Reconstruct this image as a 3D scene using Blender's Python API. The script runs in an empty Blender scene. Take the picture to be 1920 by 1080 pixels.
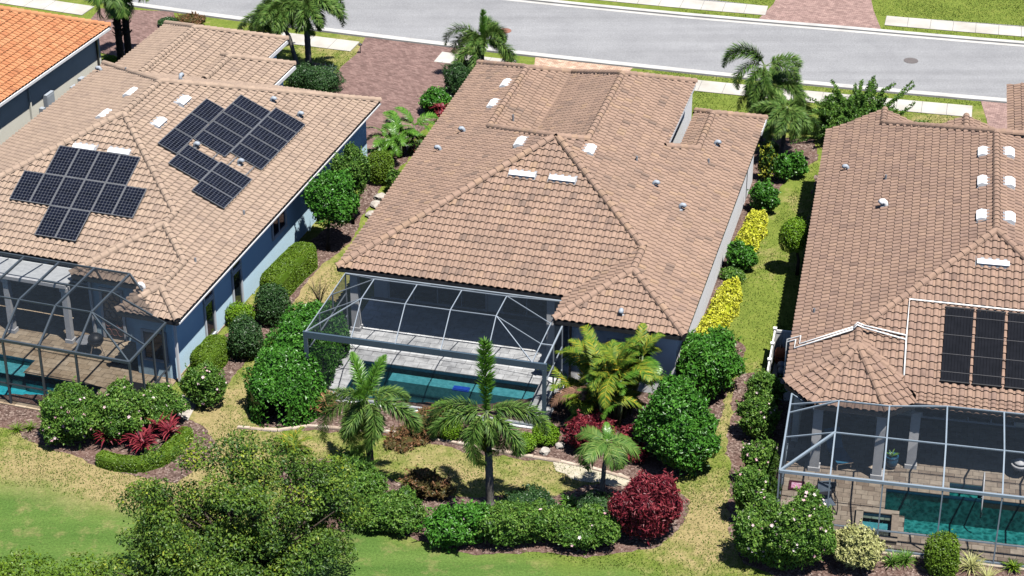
import bpy, bmesh, math, random
import numpy as np
from mathutils import Vector, Matrix

random.seed(7)
RNG = np.random.default_rng(7)
scene = bpy.context.scene
COL = scene.collection

# ------------------------------------------------------------------ camera, sky, sun, exposure
PITCH, ROLL, FPX = math.radians(29.4415), math.radians(0.149), 3883.064
HC, YC = 45.7, -80.0
cp, sp = math.cos(PITCH), math.sin(PITCH)
_r, _f, _d = Vector((1, 0, 0)), Vector((0, cp, -sp)), Vector((0, -sp, -cp))
CR = math.cos(ROLL) * _r + math.sin(ROLL) * _d
CD = -math.sin(ROLL) * _r + math.cos(ROLL) * _d
cam_data = bpy.data.cameras.new('camera')
cam = bpy.data.objects.new('camera', cam_data)
COL.objects.link(cam)
cam_data.sensor_width = 36.0
cam_data.lens = FPX / 1920 * 36.0
cam_data.clip_start, cam_data.clip_end = 0.5, 3000
mw = Matrix.Identity(4)
for i in range(3):
    mw[i][0], mw[i][1], mw[i][2] = CR[i], -CD[i], -_f[i]
mw[0][3], mw[1][3], mw[2][3] = 0.0, YC, HC
cam.matrix_world = mw
scene.camera = cam

SUN_DIR = Vector((0.245, -0.28, 1.0)).normalized()        # towards the sun
SUN_ELEV = math.asin(SUN_DIR.z)
world = bpy.data.worlds.new('World')
scene.world = world
world.use_nodes = True
wn = world.node_tree
bg = wn.nodes['Background']
sky = wn.nodes.new('ShaderNodeTexSky')
sky.sky_type = 'NISHITA'
sky.sun_disc = False
sky.sun_elevation = SUN_ELEV
sky.sun_rotation = math.atan2(SUN_DIR.x, SUN_DIR.y)
sky.ozone_density = 3.0
sky.air_density = 0.7
sky.dust_density = 0.2
wn.links.new(sky.outputs[0], bg.inputs[0])
bg.inputs[1].default_value = 0.07
sun_data = bpy.data.lights.new('sun', 'SUN')
sun_data.energy = 5.0
sun_data.angle = math.radians(0.5)
sun_data.color = (1.0, 0.965, 0.92)
sun = bpy.data.objects.new('sun', sun_data)
COL.objects.link(sun)
sun.rotation_euler = SUN_DIR.to_track_quat('Z', 'Y').to_euler()
vs = scene.view_settings
vs.view_transform = 'Standard'
vs.look = 'None'
vs.gamma = 1.0
vs.use_curve_mapping = False
vs.exposure = 0.65
scene.cycles.transparent_max_bounces = 24
scene.cycles.max_bounces = 6
scene.cycles.diffuse_bounces = 0

# ------------------------------------------------------------------ surveying: photograph sight lines to ground points
def G(px, py, z=0.0):
    d = CR * ((px - 960) / FPX) + CD * ((py - 540) / FPX) + _f
    t = (z - HC) / d.z
    return Vector((t * d.x, YC + t * d.y, z))

def scale_at(p):
    """pixels per metre (1920 wide) at a world point"""
    return FPX / ((Vector(p) - Vector((0, YC, HC))).dot(_f))

# ------------------------------------------------------------------ object helpers
def link(o, parent=None):
    COL.objects.link(o)
    if parent is not None:
        o.parent = parent
    return o

def tag(o, label=None, cat=None, group=None, kind=None):
    if label: o['label'] = label
    if cat: o['category'] = cat
    if group: o['group'] = group
    if kind: o['kind'] = kind
    return o

def empty(name, loc=(0, 0, 0), rz=0.0):
    o = bpy.data.objects.new(name, None)
    o.empty_display_size = 0.3
    o.location = loc
    o.rotation_euler = (0, 0, rz)
    COL.objects.link(o)
    return o

def mesh_np(name, V, faces, mat=None, tint=None, smooth=False):
    """faces: (n,k) int array or list of lists"""
    me = bpy.data.meshes.new(name)
    V = np.asarray(V, dtype=np.float32).reshape(-1, 3)
    if isinstance(faces, np.ndarray):
        n, k = faces.shape
        me.vertices.add(len(V)); me.vertices.foreach_set('co', V.ravel())
        me.loops.add(n * k); me.loops.foreach_set('vertex_index', faces.astype(np.int32).ravel())
        me.polygons.add(n)
        me.polygons.foreach_set('loop_start', np.arange(0, n * k, k, dtype=np.int32))
        me.polygons.foreach_set('loop_total', np.full(n, k, dtype=np.int32))
        me.update(calc_edges=True)
    else:
        me.from_pydata([tuple(map(float, v)) for v in V], [], faces)
        me.update()
    if tint is not None:
        a = me.attributes.new('tint', 'FLOAT', 'POINT')
        t = np.full(len(V), tint, dtype=np.float32) if np.isscalar(tint) else np.asarray(tint, dtype=np.float32)
        a.data.foreach_set('value', t)
    me.polygons.foreach_set('use_smooth', np.full(len(me.polygons), bool(smooth)))
    if mat is not None:
        me.materials.append(mat)
    return me

class MB:
    """collects solids into one mesh"""
    def __init__(s): s.V, s.F, s.T = [], [], []
    def add(s, V, F, t=0.5):
        b = len(s.V)
        s.V += [tuple(v) for v in V]; s.F += [[i + b for i in f] for f in F]; s.T += [t] * len(V)
        return s
    def box(s, x0, x1, y0, y1, z0, z1, t=0.5):
        V = [(x0,y0,z0),(x1,y0,z0),(x1,y1,z0),(x0,y1,z0),(x0,y0,z1),(x1,y0,z1),(x1,y1,z1),(x0,y1,z1)]
        return s.add(V, [[0,3,2,1],[4,5,6,7],[0,1,5,4],[1,2,6,5],[2,3,7,6],[3,0,4,7]], t)
    def bar(s, p, q, w, h=None, t=0.5):
        """rectangular bar from p to q, w wide, h high"""
        h = h or w
        p, q = Vector(p), Vector(q); d = (q - p).normalized()
        up = Vector((0, 0, 1)) if abs(d.z) < 0.95 else Vector((0, 1, 0))
        a = d.cross(up).normalized() * w / 2; b = a.cross(d).normalized() * h / 2
        V = [p-a-b, p+a-b, p+a+b, p-a+b, q-a-b, q+a-b, q+a+b, q-a+b]
        return s.add(V, [[0,1,2,3],[7,6,5,4],[0,4,5,1],[1,5,6,2],[2,6,7,3],[3,7,4,0]], t)
    def tube(s, pts, r, n=6, t=0.5, cap=True):
        """r: number or one radius per point"""
        pts = [Vector(p) for p in pts]
        rs = [r] * len(pts) if np.isscalar(r) else list(r)
        V = []; 
        d0 = (pts[1] - pts[0]).normalized()
        sg = [(b - a).normalized() for a, b in zip(pts[:-1], pts[1:])]
        ref = min((Vector((0, 0, 1)), Vector((1, 0, 0)), Vector((0, 1, 0)), Vector((.6, .8, 0))), key=lambda ax: max(abs(d.dot(ax)) for d in sg))
        for i, p in enumerate(pts):
            d = (pts[min(i+1, len(pts)-1)] - pts[max(i-1, 0)]).normalized()
            a = d.cross(ref).normalized(); b = a.cross(d).normalized()
            for k in range(n):
                an = 2 * math.pi * k / n
                V.append(p + a * math.cos(an) * rs[i] + b * math.sin(an) * rs[i])
        F = [[i*n+k, (i+1)*n+k, (i+1)*n+(k+1) % n, i*n+(k+1) % n] for i in range(len(pts)-1) for k in range(n)]
        if cap:
            F += [list(range(n)), [(len(pts)-1)*n+k for k in range(n-1, -1, -1)]]
        return s.add(V, F, t)
    def lathe(s, prof, c=(0, 0, 0), n=12, t=0.5):
        V = []
        for r, z in prof:
            for k in range(n):
                an = 2*math.pi*k/n
                V.append((c[0]+r*math.cos(an), c[1]+r*math.sin(an), c[2]+z))
        F = [[i*n+k, i*n+(k+1) % n, (i+1)*n+(k+1) % n, (i+1)*n+k] for i in range(len(prof)-1) for k in range(n)]
        F += [list(range(n-1, -1, -1)), [(len(prof)-1)*n+k for k in range(n)]]
        return s.add(V, F, t)
    def prism(s, poly, z0, z1, t=0.5):
        n = len(poly)
        V = [(x, y, z0) for x, y in poly] + [(x, y, z1) for x, y in poly]
        F = [list(range(n-1, -1, -1)), list(range(n, 2*n))] + [[i, (i+1) % n, n+(i+1) % n, n+i] for i in range(n)]
        return s.add(V, F, t)
    def build(s, name, mat, parent=None, smooth=False):
        me = mesh_np(name, s.V, s.F, mat, np.array(s.T, dtype=np.float32), smooth)
        return link(bpy.data.objects.new(name, me), parent)

# ------------------------------------------------------------------ materials
def srgb(r, g, b):
    f = lambda c: c / 12.92 if c <= 0.04045 else ((c + 0.055) / 1.055) ** 2.4
    return (f(r / 255), f(g / 255), f(b / 255))

def base_mat(name, rough=0.8, spec=0.3):
    m = bpy.data.materials.new(name); m.use_nodes = True
    nt = m.node_tree; b = nt.nodes['Principled BSDF']
    b.inputs['Roughness'].default_value = rough
    b.inputs['Specular IOR Level'].default_value = spec
    return m, nt, b

def nd(nt, t, **kw):
    n = nt.nodes.new(t)
    for k, v in kw.items():
        setattr(n, k, v)
    return n

def ramp(nt, stops, fac, interp='LINEAR'):
    r = nd(nt, 'ShaderNodeValToRGB'); cr = r.color_ramp; cr.interpolation = interp
    while len(cr.elements) < len(stops): cr.elements.new(0.5)
    for e, (p, c) in zip(cr.elements, stops):
        e.position = p; e.color = (*c, 1) if len(c) == 3 else c
    nt.links.new(fac, r.inputs[0])
    return r.outputs[0]

def noise(nt, scale, detail=4, rough=0.6, coord=None, vec=None):
    n = nd(nt, 'ShaderNodeTexNoise')
    n.inputs['Scale'].default_value = scale; n.inputs['Detail'].default_value = detail; n.inputs['Roughness'].default_value = rough
    if vec is None:
        if coord == 'Object':
            tc = nd(nt, 'ShaderNodeTexCoord'); vec = tc.outputs['Object']
        else:
            ge = nd(nt, 'ShaderNodeNewGeometry'); vec = ge.outputs['Position']
    nt.links.new(vec, n.inputs['Vector'])
    return n.outputs['Fac']

def mixc(nt, a, b, fac, mode='MIX'):
    m = nd(nt, 'ShaderNodeMix', data_type='RGBA', blend_type=mode)
    for s, v in ((m.inputs[6], a), (m.inputs[7], b)):
        if isinstance(v, tuple): s.default_value = (*v, 1)
        else: nt.links.new(v, s)
    if isinstance(fac, (int, float)): m.inputs[0].default_value = fac
    else: nt.links.new(fac, m.inputs[0])
    return m.outputs[2]

def bump(nt, b, h, strength=0.3, dist=0.02):
    bp = nd(nt, 'ShaderNodeBump'); bp.inputs['Strength'].default_value = strength; bp.inputs['Distance'].default_value = dist
    nt.links.new(h, bp.inputs['Height']); nt.links.new(bp.outputs[0], b.inputs['Normal'])

def attr(nt, name='tint'):
    a = nd(nt, 'ShaderNodeAttribute'); a.attribute_name = name
    return a.outputs['Fac']

def plain(name, c1, c2=None, scale=3.0, rough=0.8, spec=0.3, bmp=0.0, bscale=60, metal=0.0, detail=5):
    m, nt, b = base_mat(name, rough, spec)
    b.inputs['Metallic'].default_value = metal
    c2 = c2 or tuple(x * 0.8 for x in c1)
    nt.links.new(ramp(nt, [(0.3, c1), (0.7, c2)], noise(nt, scale, detail)), b.inputs['Base Color'])
    if bmp: bump(nt, b, noise(nt, bscale, 3), bmp, 0.02)
    return m

def tinted(name, stops, rough=0.8, spec=0.3, nscale=8.0, namt=0.25, bmp=0.15, bscale=60, stain=None):
    """colour picked per piece by the tint attribute, with grain over it"""
    m, nt, b = base_mat(name, rough, spec)
    c = ramp(nt, stops, attr(nt))
    g = ramp(nt, [(0.3, (1 - namt,) * 3), (0.7, (1 + namt * 0.4,) * 3)], noise(nt, nscale, 5))
    c = mixc(nt, c, g, 1.0, 'MULTIPLY')
    if stain:
        col, sc, lo, hi, amt = stain
        f = ramp(nt, [(lo, (0, 0, 0)), (hi, (amt,) * 3)], noise(nt, sc, 6, 0.65))
        c = mixc(nt, c, col, f)
    nt.links.new(c, b.inputs['Base Color'])
    if bmp: bump(nt, b, noise(nt, bscale, 3), bmp, 0.01)
    return m

def leafmat(name, stops, rough=0.45, spec=0.35, trans=0.25):
    m, nt, b = base_mat(name, rough, spec)
    c = ramp(nt, stops, attr(nt))
    nt.links.new(c, b.inputs['Base Color'])
    t = nd(nt, 'ShaderNodeBsdfTranslucent'); nt.links.new(c, t.inputs[0])
    mx = nd(nt, 'ShaderNodeMixShader'); mx.inputs[0].default_value = trans
    nt.links.new(b.outputs[0], mx.inputs[1]); nt.links.new(t.outputs[0], mx.inputs[2])
    nt.links.new(mx.outputs[0], nt.nodes['Material Output'].inputs[0])
    return m

MAT = {}
TAN = [(0.0, (0.207, 0.147, 0.115)), (0.2, (0.257, 0.176, 0.136)), (0.4, (0.295, 0.199, 0.150)), (0.6, (0.314, 0.212, 0.157)), (0.85, (0.329, 0.222, 0.165)), (1.0, (0.349, 0.235, 0.157))]
MAT['tile'] = tinted('roof_tile_tan', TAN, 0.85, 0.2, 3.0, 0.22, 0.2, 70, stain=((0.12, 0.10, 0.085), 0.45, 0.52, 0.75, 0.4))
LTAN = [(0.0, (0.285, 0.212, 0.165)), (0.2, (0.324, 0.239, 0.183)), (0.6, (0.356, 0.262, 0.198)), (1.0, (0.379, 0.281, 0.209))]
MAT['tile_pale'] = tinted('roof_tile_pale', LTAN, 0.85, 0.2, 3.0, 0.2, 0.2, 70, stain=((0.16, 0.13, 0.11), 0.4, 0.55, 0.8, 0.3))
RTAN = [(0.0, (0.211, 0.142, 0.111)), (0.2, (0.256, 0.171, 0.133)), (0.6, (0.290, 0.193, 0.145)), (1.0, (0.316, 0.211, 0.153))]
MAT['tile_rose'] = tinted('roof_tile_rose', RTAN, 0.85, 0.2, 3.0, 0.22, 0.2, 70, stain=((0.14, 0.11, 0.095), 0.4, 0.55, 0.8, 0.3))
ORG = [(0.0, (0.357, 0.145, 0.068)), (0.4, (0.468, 0.187, 0.085)), (1.0, (0.527, 0.246, 0.119))]
MAT['tile_orange'] = tinted('roof_tile_orange', ORG, 0.85, 0.2, 3.0, 0.2, 0.2, 70)
MAT['felt'] = plain('roof_felt', (0.05, 0.04, 0.035), rough=0.95)
MAT['stucco'] = plain('stucco_white', (0.90, 0.90, 0.89), (0.85, 0.85, 0.85), 1.5, 0.9, 0.2, 0.25, 45)
MAT['stucco_shade_tint'] = plain('stucco_white_shade_tint', (0.62, 0.84, 0.95), (0.57, 0.79, 0.91), 1.5, 0.9, 0.2, 0.25, 45)  # white stucco with the blue of the eave shade mixed into its colour
MAT['stucco_cream'] = plain('stucco_cream', (0.78, 0.76, 0.66), (0.72, 0.70, 0.60), 1.5, 0.9, 0.2, 0.25, 45)
MAT['white'] = plain('white_paint', (0.80, 0.80, 0.80), (0.72, 0.72, 0.73), 2.0, 0.45, 0.4)
MAT['pvc'] = plain('white_pipe', (0.82, 0.82, 0.80), (0.76, 0.75, 0.72), 2.0, 0.35, 0.5)
MAT['bronze'] = plain('dark_bronze_metal', (0.035, 0.035, 0.04), (0.025, 0.025, 0.03), 2, 0.45, 0.5)
MAT['cage1'] = plain('cage_dark_aluminium', (0.055, 0.07, 0.085), (0.045, 0.058, 0.07), 2, 0.4, 0.5)
MAT['cage2'] = plain('cage_pale_aluminium', (0.28, 0.32, 0.36), (0.23, 0.27, 0.31), 2, 0.4, 0.5)
MAT['cage3'] = plain('cage_grey_aluminium', (0.24, 0.29, 0.34), (0.20, 0.25, 0.29), 2, 0.4, 0.5)
MAT['cage_beam'] = plain('cage_blue_beam', (0.065, 0.10, 0.135), (0.055, 0.085, 0.115), 2, 0.45, 0.5)
MAT['glass'] = plain('dark_window_glass', (0.012, 0.018, 0.024), (0.008, 0.012, 0.016), 1, 0.06, 0.6)
MAT['frame'] = plain('window_frame_white', (0.62, 0.66, 0.70), None, 2, 0.5, 0.4)
MAT['cap_metal'] = plain('aluminium_bright', (0.7, 0.7, 0.7), None, 2, 0.3, 0.5, metal=0.7)
MAT['lead'] = plain('lead_grey', (0.33, 0.34, 0.36), (0.22, 0.23, 0.25), 9, 0.5, 0.5)
MAT['black'] = plain('shadow_black', (0.012, 0.012, 0.014), (0.02, 0.02, 0.022), 3, 0.45, 0.4)
MAT['concrete'] = plain('pale_concrete', (0.50, 0.48, 0.44), (0.37, 0.345, 0.30), 0.7, 0.9, 0.2, 0.1, 40)
MAT['kerb'] = plain('kerb_concrete', (0.52, 0.51, 0.48), (0.38, 0.37, 0.35), 0.8, 0.9, 0.2, 0.1, 40)
MAT['trunk'] = plain('palm_trunk_grey', (0.20, 0.19, 0.17), (0.11, 0.10, 0.09), 14, 0.9, 0.2, 0.4, 30)
MAT['trunk_dark'] = plain('palm_trunk_dark', (0.075, 0.06, 0.05), (0.03, 0.026, 0.024), 12, 0.95, 0.2, 0.6, 25)
MAT['bark'] = plain('bark_brown', (0.12, 0.09, 0.065), (0.06, 0.05, 0.04), 10, 0.95, 0.2, 0.5, 30)
MAT['shaft'] = plain('palm_crownshaft', (0.17, 0.22, 0.10), (0.12, 0.16, 0.07), 5, 0.6, 0.3)
MAT['steel'] = plain('stainless_steel', (0.7, 0.7, 0.72), None, 4, 0.2, 0.5, metal=1.0)
MAT['terracotta'] = plain('terracotta_orange', (0.50, 0.15, 0.06), (0.38, 0.11, 0.05), 6, 0.8)
MAT['lounge'] = plain('lounge_fabric_blue', (0.04, 0.20, 0.34), (0.03, 0.15, 0.27), 5, 0.8)
MAT['blue_glaze'] = plain('blue_glaze', (0.02, 0.12, 0.22), (0.015, 0.08, 0.15), 6, 0.25, 0.5)
MAT['pump'] = plain('pump_grey_blue', (0.22, 0.27, 0.33), (0.15, 0.19, 0.24), 6, 0.5)
MAT['meter'] = plain('meter_box_grey', (0.36, 0.40, 0.44), (0.30, 0.33, 0.37), 3, 0.5)
MAT['rock'] = plain('pale_rock', (0.50, 0.46, 0.40), (0.30, 0.27, 0.24), 6, 0.9, 0.2, 0.5, 20)
MAT['iron'] = plain('manhole_iron', (0.16, 0.14, 0.13), (0.10, 0.09, 0.09), 20, 0.7)
MAT['iron_rust'] = plain('manhole_rust', (0.30, 0.13, 0.09), (0.20, 0.10, 0.08), 20, 0.8)
MAT['edging'] = tinted('bed_edging_stone', [(0, (0.34, 0.26, 0.20)), (0.5, (0.50, 0.40, 0.31)), (1, (0.58, 0.50, 0.42))], 0.9, 0.2, 6, 0.2)
MAT['paver_grey'] = tinted('deck_paver_pale', [(0, (0.62, 0.63, 0.64)), (0.5, (0.76, 0.77, 0.77)), (1, (0.84, 0.85, 0.85))], 0.8, 0.25, 2.2, 0.35, stain=((0.26, 0.26, 0.27), 1.3, 0.56, 0.72, 0.6))
MAT['paver_tan'] = tinted('deck_paver_tan', [(0, (0.30, 0.235, 0.18)), (0.4, (0.39, 0.315, 0.245)), (0.8, (0.45, 0.375, 0.29)), (1, (0.50, 0.42, 0.33))], 0.85, 0.2, 5, 0.2)
MAT['paver_brown'] = tinted('deck_paver_brown', [(0, (0.30, 0.225, 0.15)), (0.5, (0.40, 0.31, 0.21)), (1, (0.48, 0.39, 0.28))], 0.85, 0.2, 5, 0.25)
MAT['grout'] = plain('paver_joint_sand', (0.16, 0.13, 0.10), (0.12, 0.10, 0.08), 8, 0.95)
MAT['grout_grey'] = plain('paver_joint_grey', (0.22, 0.22, 0.22), (0.16, 0.16, 0.16), 8, 0.95)
MAT['rust_metal'] = plain('dark_plum_frame', (0.10, 0.02, 0.04), None, 3, 0.6)
MAT['dead'] = plain('dead_frond_brown', (0.22, 0.11, 0.075), (0.12, 0.07, 0.05), 8, 0.9)
MAT['panroof'] = plain('white_pan_roof', (0.70, 0.72, 0.72), (0.62, 0.64, 0.65), 1.0, 0.5, 0.3)

def mk_screen():
    m = bpy.data.materials.new('insect_screen'); m.use_nodes = True
    nt = m.node_tree; nt.nodes.remove(nt.nodes['Principled BSDF'])
    d = nd(nt, 'ShaderNodeBsdfDiffuse'); d.inputs[0].default_value = (0.020, 0.027, 0.036, 1)
    t = nd(nt, 'ShaderNodeBsdfTransparent')
    mx = nd(nt, 'ShaderNodeMixShader')
    f = ramp(nt, [(0.3, (0.32,) * 3), (0.7, (0.44,) * 3)], noise(nt, 6, 4))
    nt.links.new(f, mx.inputs[0]); nt.links.new(t.outputs[0], mx.inputs[1]); nt.links.new(d.outputs[0], mx.inputs[2])
    nt.links.new(mx.outputs[0], nt.nodes['Material Output'].inputs[0])
    return m
MAT['screen'] = mk_screen()

def mk_water(name, col):
    m = bpy.data.materials.new(name); m.use_nodes = True
    nt = m.node_tree; nt.nodes.remove(nt.nodes['Principled BSDF'])
    gl = nd(nt, 'ShaderNodeBsdfGlossy'); gl.inputs['Roughness'].default_value = 0.05
    tr = nd(nt, 'ShaderNodeBsdfTransparent'); tr.inputs[0].default_value = (*col, 1)
    fr = nd(nt, 'ShaderNodeFresnel'); fr.inputs[0].default_value = 1.33
    mx = nd(nt, 'ShaderNodeMixShader')
    bp = nd(nt, 'ShaderNodeBump'); bp.inputs['Strength'].default_value = 0.6; bp.inputs['Distance'].default_value = 0.06
    nt.links.new(noise(nt, 5.0, 3, 0.6), bp.inputs['Height'])
    nt.links.new(bp.outputs[0], gl.inputs['Normal']); nt.links.new(bp.outputs[0], fr.inputs['Normal'])
    nt.links.new(fr.outputs[0], mx.inputs[0]); nt.links.new(tr.outputs[0], mx.inputs[1]); nt.links.new(gl.outputs[0], mx.inputs[2])
    nt.links.new(mx.outputs[0], nt.nodes['Material Output'].inputs[0])
    return m
MAT['water'] = mk_water('pool_water', (0.72, 0.93, 0.95))

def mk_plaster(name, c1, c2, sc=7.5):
    """pool plaster; mottling painted in for light rippling through the water"""
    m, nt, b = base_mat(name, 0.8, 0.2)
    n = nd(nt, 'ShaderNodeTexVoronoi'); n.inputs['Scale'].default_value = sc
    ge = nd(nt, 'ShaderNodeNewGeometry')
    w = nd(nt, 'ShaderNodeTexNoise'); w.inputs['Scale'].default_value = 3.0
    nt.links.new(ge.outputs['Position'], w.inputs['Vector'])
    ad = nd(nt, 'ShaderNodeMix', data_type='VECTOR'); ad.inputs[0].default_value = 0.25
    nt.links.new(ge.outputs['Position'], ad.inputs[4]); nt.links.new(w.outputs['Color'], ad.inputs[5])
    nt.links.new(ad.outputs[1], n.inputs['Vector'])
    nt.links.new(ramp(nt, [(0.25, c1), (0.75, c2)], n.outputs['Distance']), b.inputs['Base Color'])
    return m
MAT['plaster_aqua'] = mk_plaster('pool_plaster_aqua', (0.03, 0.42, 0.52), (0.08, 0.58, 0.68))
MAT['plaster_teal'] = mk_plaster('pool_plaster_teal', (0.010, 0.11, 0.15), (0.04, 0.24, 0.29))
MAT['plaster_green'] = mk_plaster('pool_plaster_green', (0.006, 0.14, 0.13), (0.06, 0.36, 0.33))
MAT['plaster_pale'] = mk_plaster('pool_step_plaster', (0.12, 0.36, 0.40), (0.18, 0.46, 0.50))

def mk_road():
    m, nt, b = base_mat('asphalt_pale_grey', 0.9, 0.2)
    a = ramp(nt, [(0.3, (0.235, 0.236, 0.242)), (0.7, (0.285, 0.286, 0.29))], noise(nt, 0.5, 7, 0.7))
    s = ramp(nt, [(0.35, (0.72,) * 3), (0.65, (1.22,) * 3)], noise(nt, 11, 8, 0.85))
    c = mixc(nt, a, s, 1.0, 'MULTIPLY')
    ge = nd(nt, 'ShaderNodeNewGeometry'); mp = nd(nt, 'ShaderNodeMapping')
    mp.inputs['Rotation'].default_value = (0, 0, 0.27); mp.inputs['Scale'].default_value = (0.03, 0.9, 1)
    nt.links.new(ge.outputs['Position'], mp.inputs['Vector'])
    c = mixc(nt, c, ramp(nt, [(0.3, (0.86,) * 3), (0.7, (1.07,) * 3)], noise(nt, 1.0, 5, 0.6, vec=mp.outputs[0])), 1.0, 'MULTIPLY')   # worn wheel tracks
    c = mixc(nt, c, (0.14, 0.14, 0.145), ramp(nt, [(0.70, (0, 0, 0)), (0.78, (0.6,) * 3)], noise(nt, 0.9, 9, 0.75)))                    # oil and tar stains
    nt.links.new(c, b.inputs['Base Color']); bump(nt, b, noise(nt, 60, 3), 0.3, 0.01)
    return m
MAT['road'] = mk_road()

def mk_brickpave(name, stops, rot):
    m, nt, b = base_mat(name, 0.9, 0.2)
    ge = nd(nt, 'ShaderNodeNewGeometry')
    mp = nd(nt, 'ShaderNodeMapping'); mp.inputs['Rotation'].default_value = (0, 0, rot)
    nt.links.new(ge.outputs['Position'], mp.inputs['Vector'])
    br = nd(nt, 'ShaderNodeTexBrick'); br.inputs['Scale'].default_value = 1.0
    br.inputs['Brick Width'].default_value = 0.24; br.inputs['Row Height'].default_value = 0.12; br.inputs['Mortar Size'].default_value = 0.006
    br.inputs['Color1'].default_value = (0, 0, 0, 1); br.inputs['Color2'].default_value = (1, 1, 1, 1); br.inputs['Mortar'].default_value = (0.2, 0.2, 0.2, 1)
    nt.links.new(mp.outputs[0], br.inputs['Vector'])
    c = ramp(nt, stops, br.outputs['Color'])
    s = ramp(nt, [(0.3, (0.75,) * 3), (0.7, (1.15,) * 3)], noise(nt, 1.6, 6, 0.7))
    c = mixc(nt, c, s, 1.0, 'MULTIPLY')
    c = mixc(nt, c, (0.10, 0.075, 0.065), br.outputs['Fac'])
    nt.links.new(c, b.inputs['Base Color'])
    bump(nt, b, br.outputs['Fac'], -0.4, 0.01)
    return m
MAT['drive_plum'] = mk_brickpave('driveway_paver_plum', [(0, (0.15, 0.092, 0.080)), (0.5, (0.205, 0.128, 0.112)), (1, (0.255, 0.165, 0.143))], 0.6)
MAT['drive_rose'] = mk_brickpave('driveway_paver_rose', [(0, (0.24, 0.155, 0.135)), (0.5, (0.31, 0.205, 0.18)), (1, (0.38, 0.255, 0.22))], 0.3)
MAT['drive_sand'] = mk_brickpave('driveway_paver_sand', [(0, (0.42, 0.27, 0.19)), (0.5, (0.52, 0.36, 0.26)), (1, (0.60, 0.44, 0.33))], 0.3)

def mk_mulch():
    m, nt, b = base_mat('mulch_brown', 0.95, 0.15)
    n = nd(nt, 'ShaderNodeTexVoronoi'); n.inputs['Scale'].default_value = 14
    ge = nd(nt, 'ShaderNodeNewGeometry'); nt.links.new(ge.outputs['Position'], n.inputs['Vector'])
    sp_ = nd(nt, 'ShaderNodeSeparateColor'); nt.links.new(n.outputs['Color'], sp_.inputs[0])
    c = ramp(nt, [(0, (0.055, 0.034, 0.027)), (0.5, (0.12, 0.08, 0.066)), (0.85, (0.20, 0.145, 0.12)), (1, (0.33, 0.26, 0.22))], sp_.outputs[0])
    c = mixc(nt, c, (0.15, 0.085, 0.068), ramp(nt, [(0.4, (0, 0, 0)), (0.7, (0.7,) * 3)], noise(nt, 0.8, 4)))
    nt.links.new(c, b.inputs['Base Color']); bump(nt, b, n.outputs['Distance'], 0.8, 0.03)
    return m
MAT['mulch'] = mk_mulch()

def mk_lawn():
    m, nt, b = base_mat('lawn_grass', 0.95, 0.1)
    dry = attr(nt, 'dry'); fair = attr(nt, 'fairway')
    n1 = noise(nt, 1.5, 9, 0.78); n2 = noise(nt, 11, 7, 0.85); n3 = noise(nt, 0.35, 4)
    lush = ramp(nt, [(0.25, (0.085, 0.125, 0.020)), (0.5, (0.155, 0.20, 0.035)), (0.75, (0.23, 0.255, 0.055))], n1)
    straw = ramp(nt, [(0.25, (0.21, 0.175, 0.075)), (0.5, (0.31, 0.25, 0.115)), (0.8, (0.42, 0.33, 0.165))], n1)
    # dryness breaks up along its edges
    ad = nd(nt, 'ShaderNodeMath', operation='ADD'); nt.links.new(dry, ad.inputs[0])
    mm = nd(nt, 'ShaderNodeMath', operation='MULTIPLY_ADD'); nt.links.new(n1, mm.inputs[0]); mm.inputs[1].default_value = 1.7; mm.inputs[2].default_value = -0.85
    nt.links.new(mm.outputs[0], ad.inputs[1])
    dm = ramp(nt, [(0.25, (0, 0, 0)), (0.75, (1, 1, 1))], ad.outputs[0])
    c = mixc(nt, lush, straw, dm)
    # mown fairway with faint bands
    ge = nd(nt, 'ShaderNodeNewGeometry'); mp = nd(nt, 'ShaderNodeMapping')
    mp.inputs['Rotation'].default_value = (0, 0, 0.35); mp.inputs['Scale'].default_value = (0.12, 0.9, 1)
    nt.links.new(ge.outputs['Position'], mp.inputs['Vector'])
    fw = ramp(nt, [(0.3, (0.066, 0.135, 0.026)), (0.7, (0.125, 0.20, 0.045))], noise(nt, 1.0, 7, 0.7, vec=mp.outputs[0]))
    fw = mixc(nt, fw, straw, ramp(nt, [(0.52, (0, 0, 0)), (0.72, (0.7,) * 3)], noise(nt, 0.9, 7, 0.7)))
    c = mixc(nt, c, fw, fair)
    c = mixc(nt, c, ramp(nt, [(0.3, (0.45,) * 3), (0.7, (1.5,) * 3)], n2), 1.0, 'MULTIPLY')
    nt.links.new(c, b.inputs['Base Color']); bump(nt, b, n2, 0.9, 0.05)
    return m
MAT['lawn'] = mk_lawn()

def mk_cells():
    m, nt, b = base_mat('solar_cell', 0.25, 0.12)
    c = ramp(nt, [(0, (0.004, 0.005, 0.010)), (1, (0.008, 0.010, 0.020))], attr(nt))
    nt.links.new(c, b.inputs['Base Color'])
    return m
MAT['cell'] = mk_cells()
MAT['cellgrid'] = plain('solar_backsheet', (0.085, 0.092, 0.11), None, 3, 0.4)
MAT['panel_frame'] = plain('solar_frame', (0.15, 0.155, 0.165), None, 3, 0.35, 0.5)
MAT['heater'] = plain('pool_heater_mat', (0.006, 0.007, 0.010), (0.010, 0.011, 0.015), 3, 0.8, 0.08)

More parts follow.
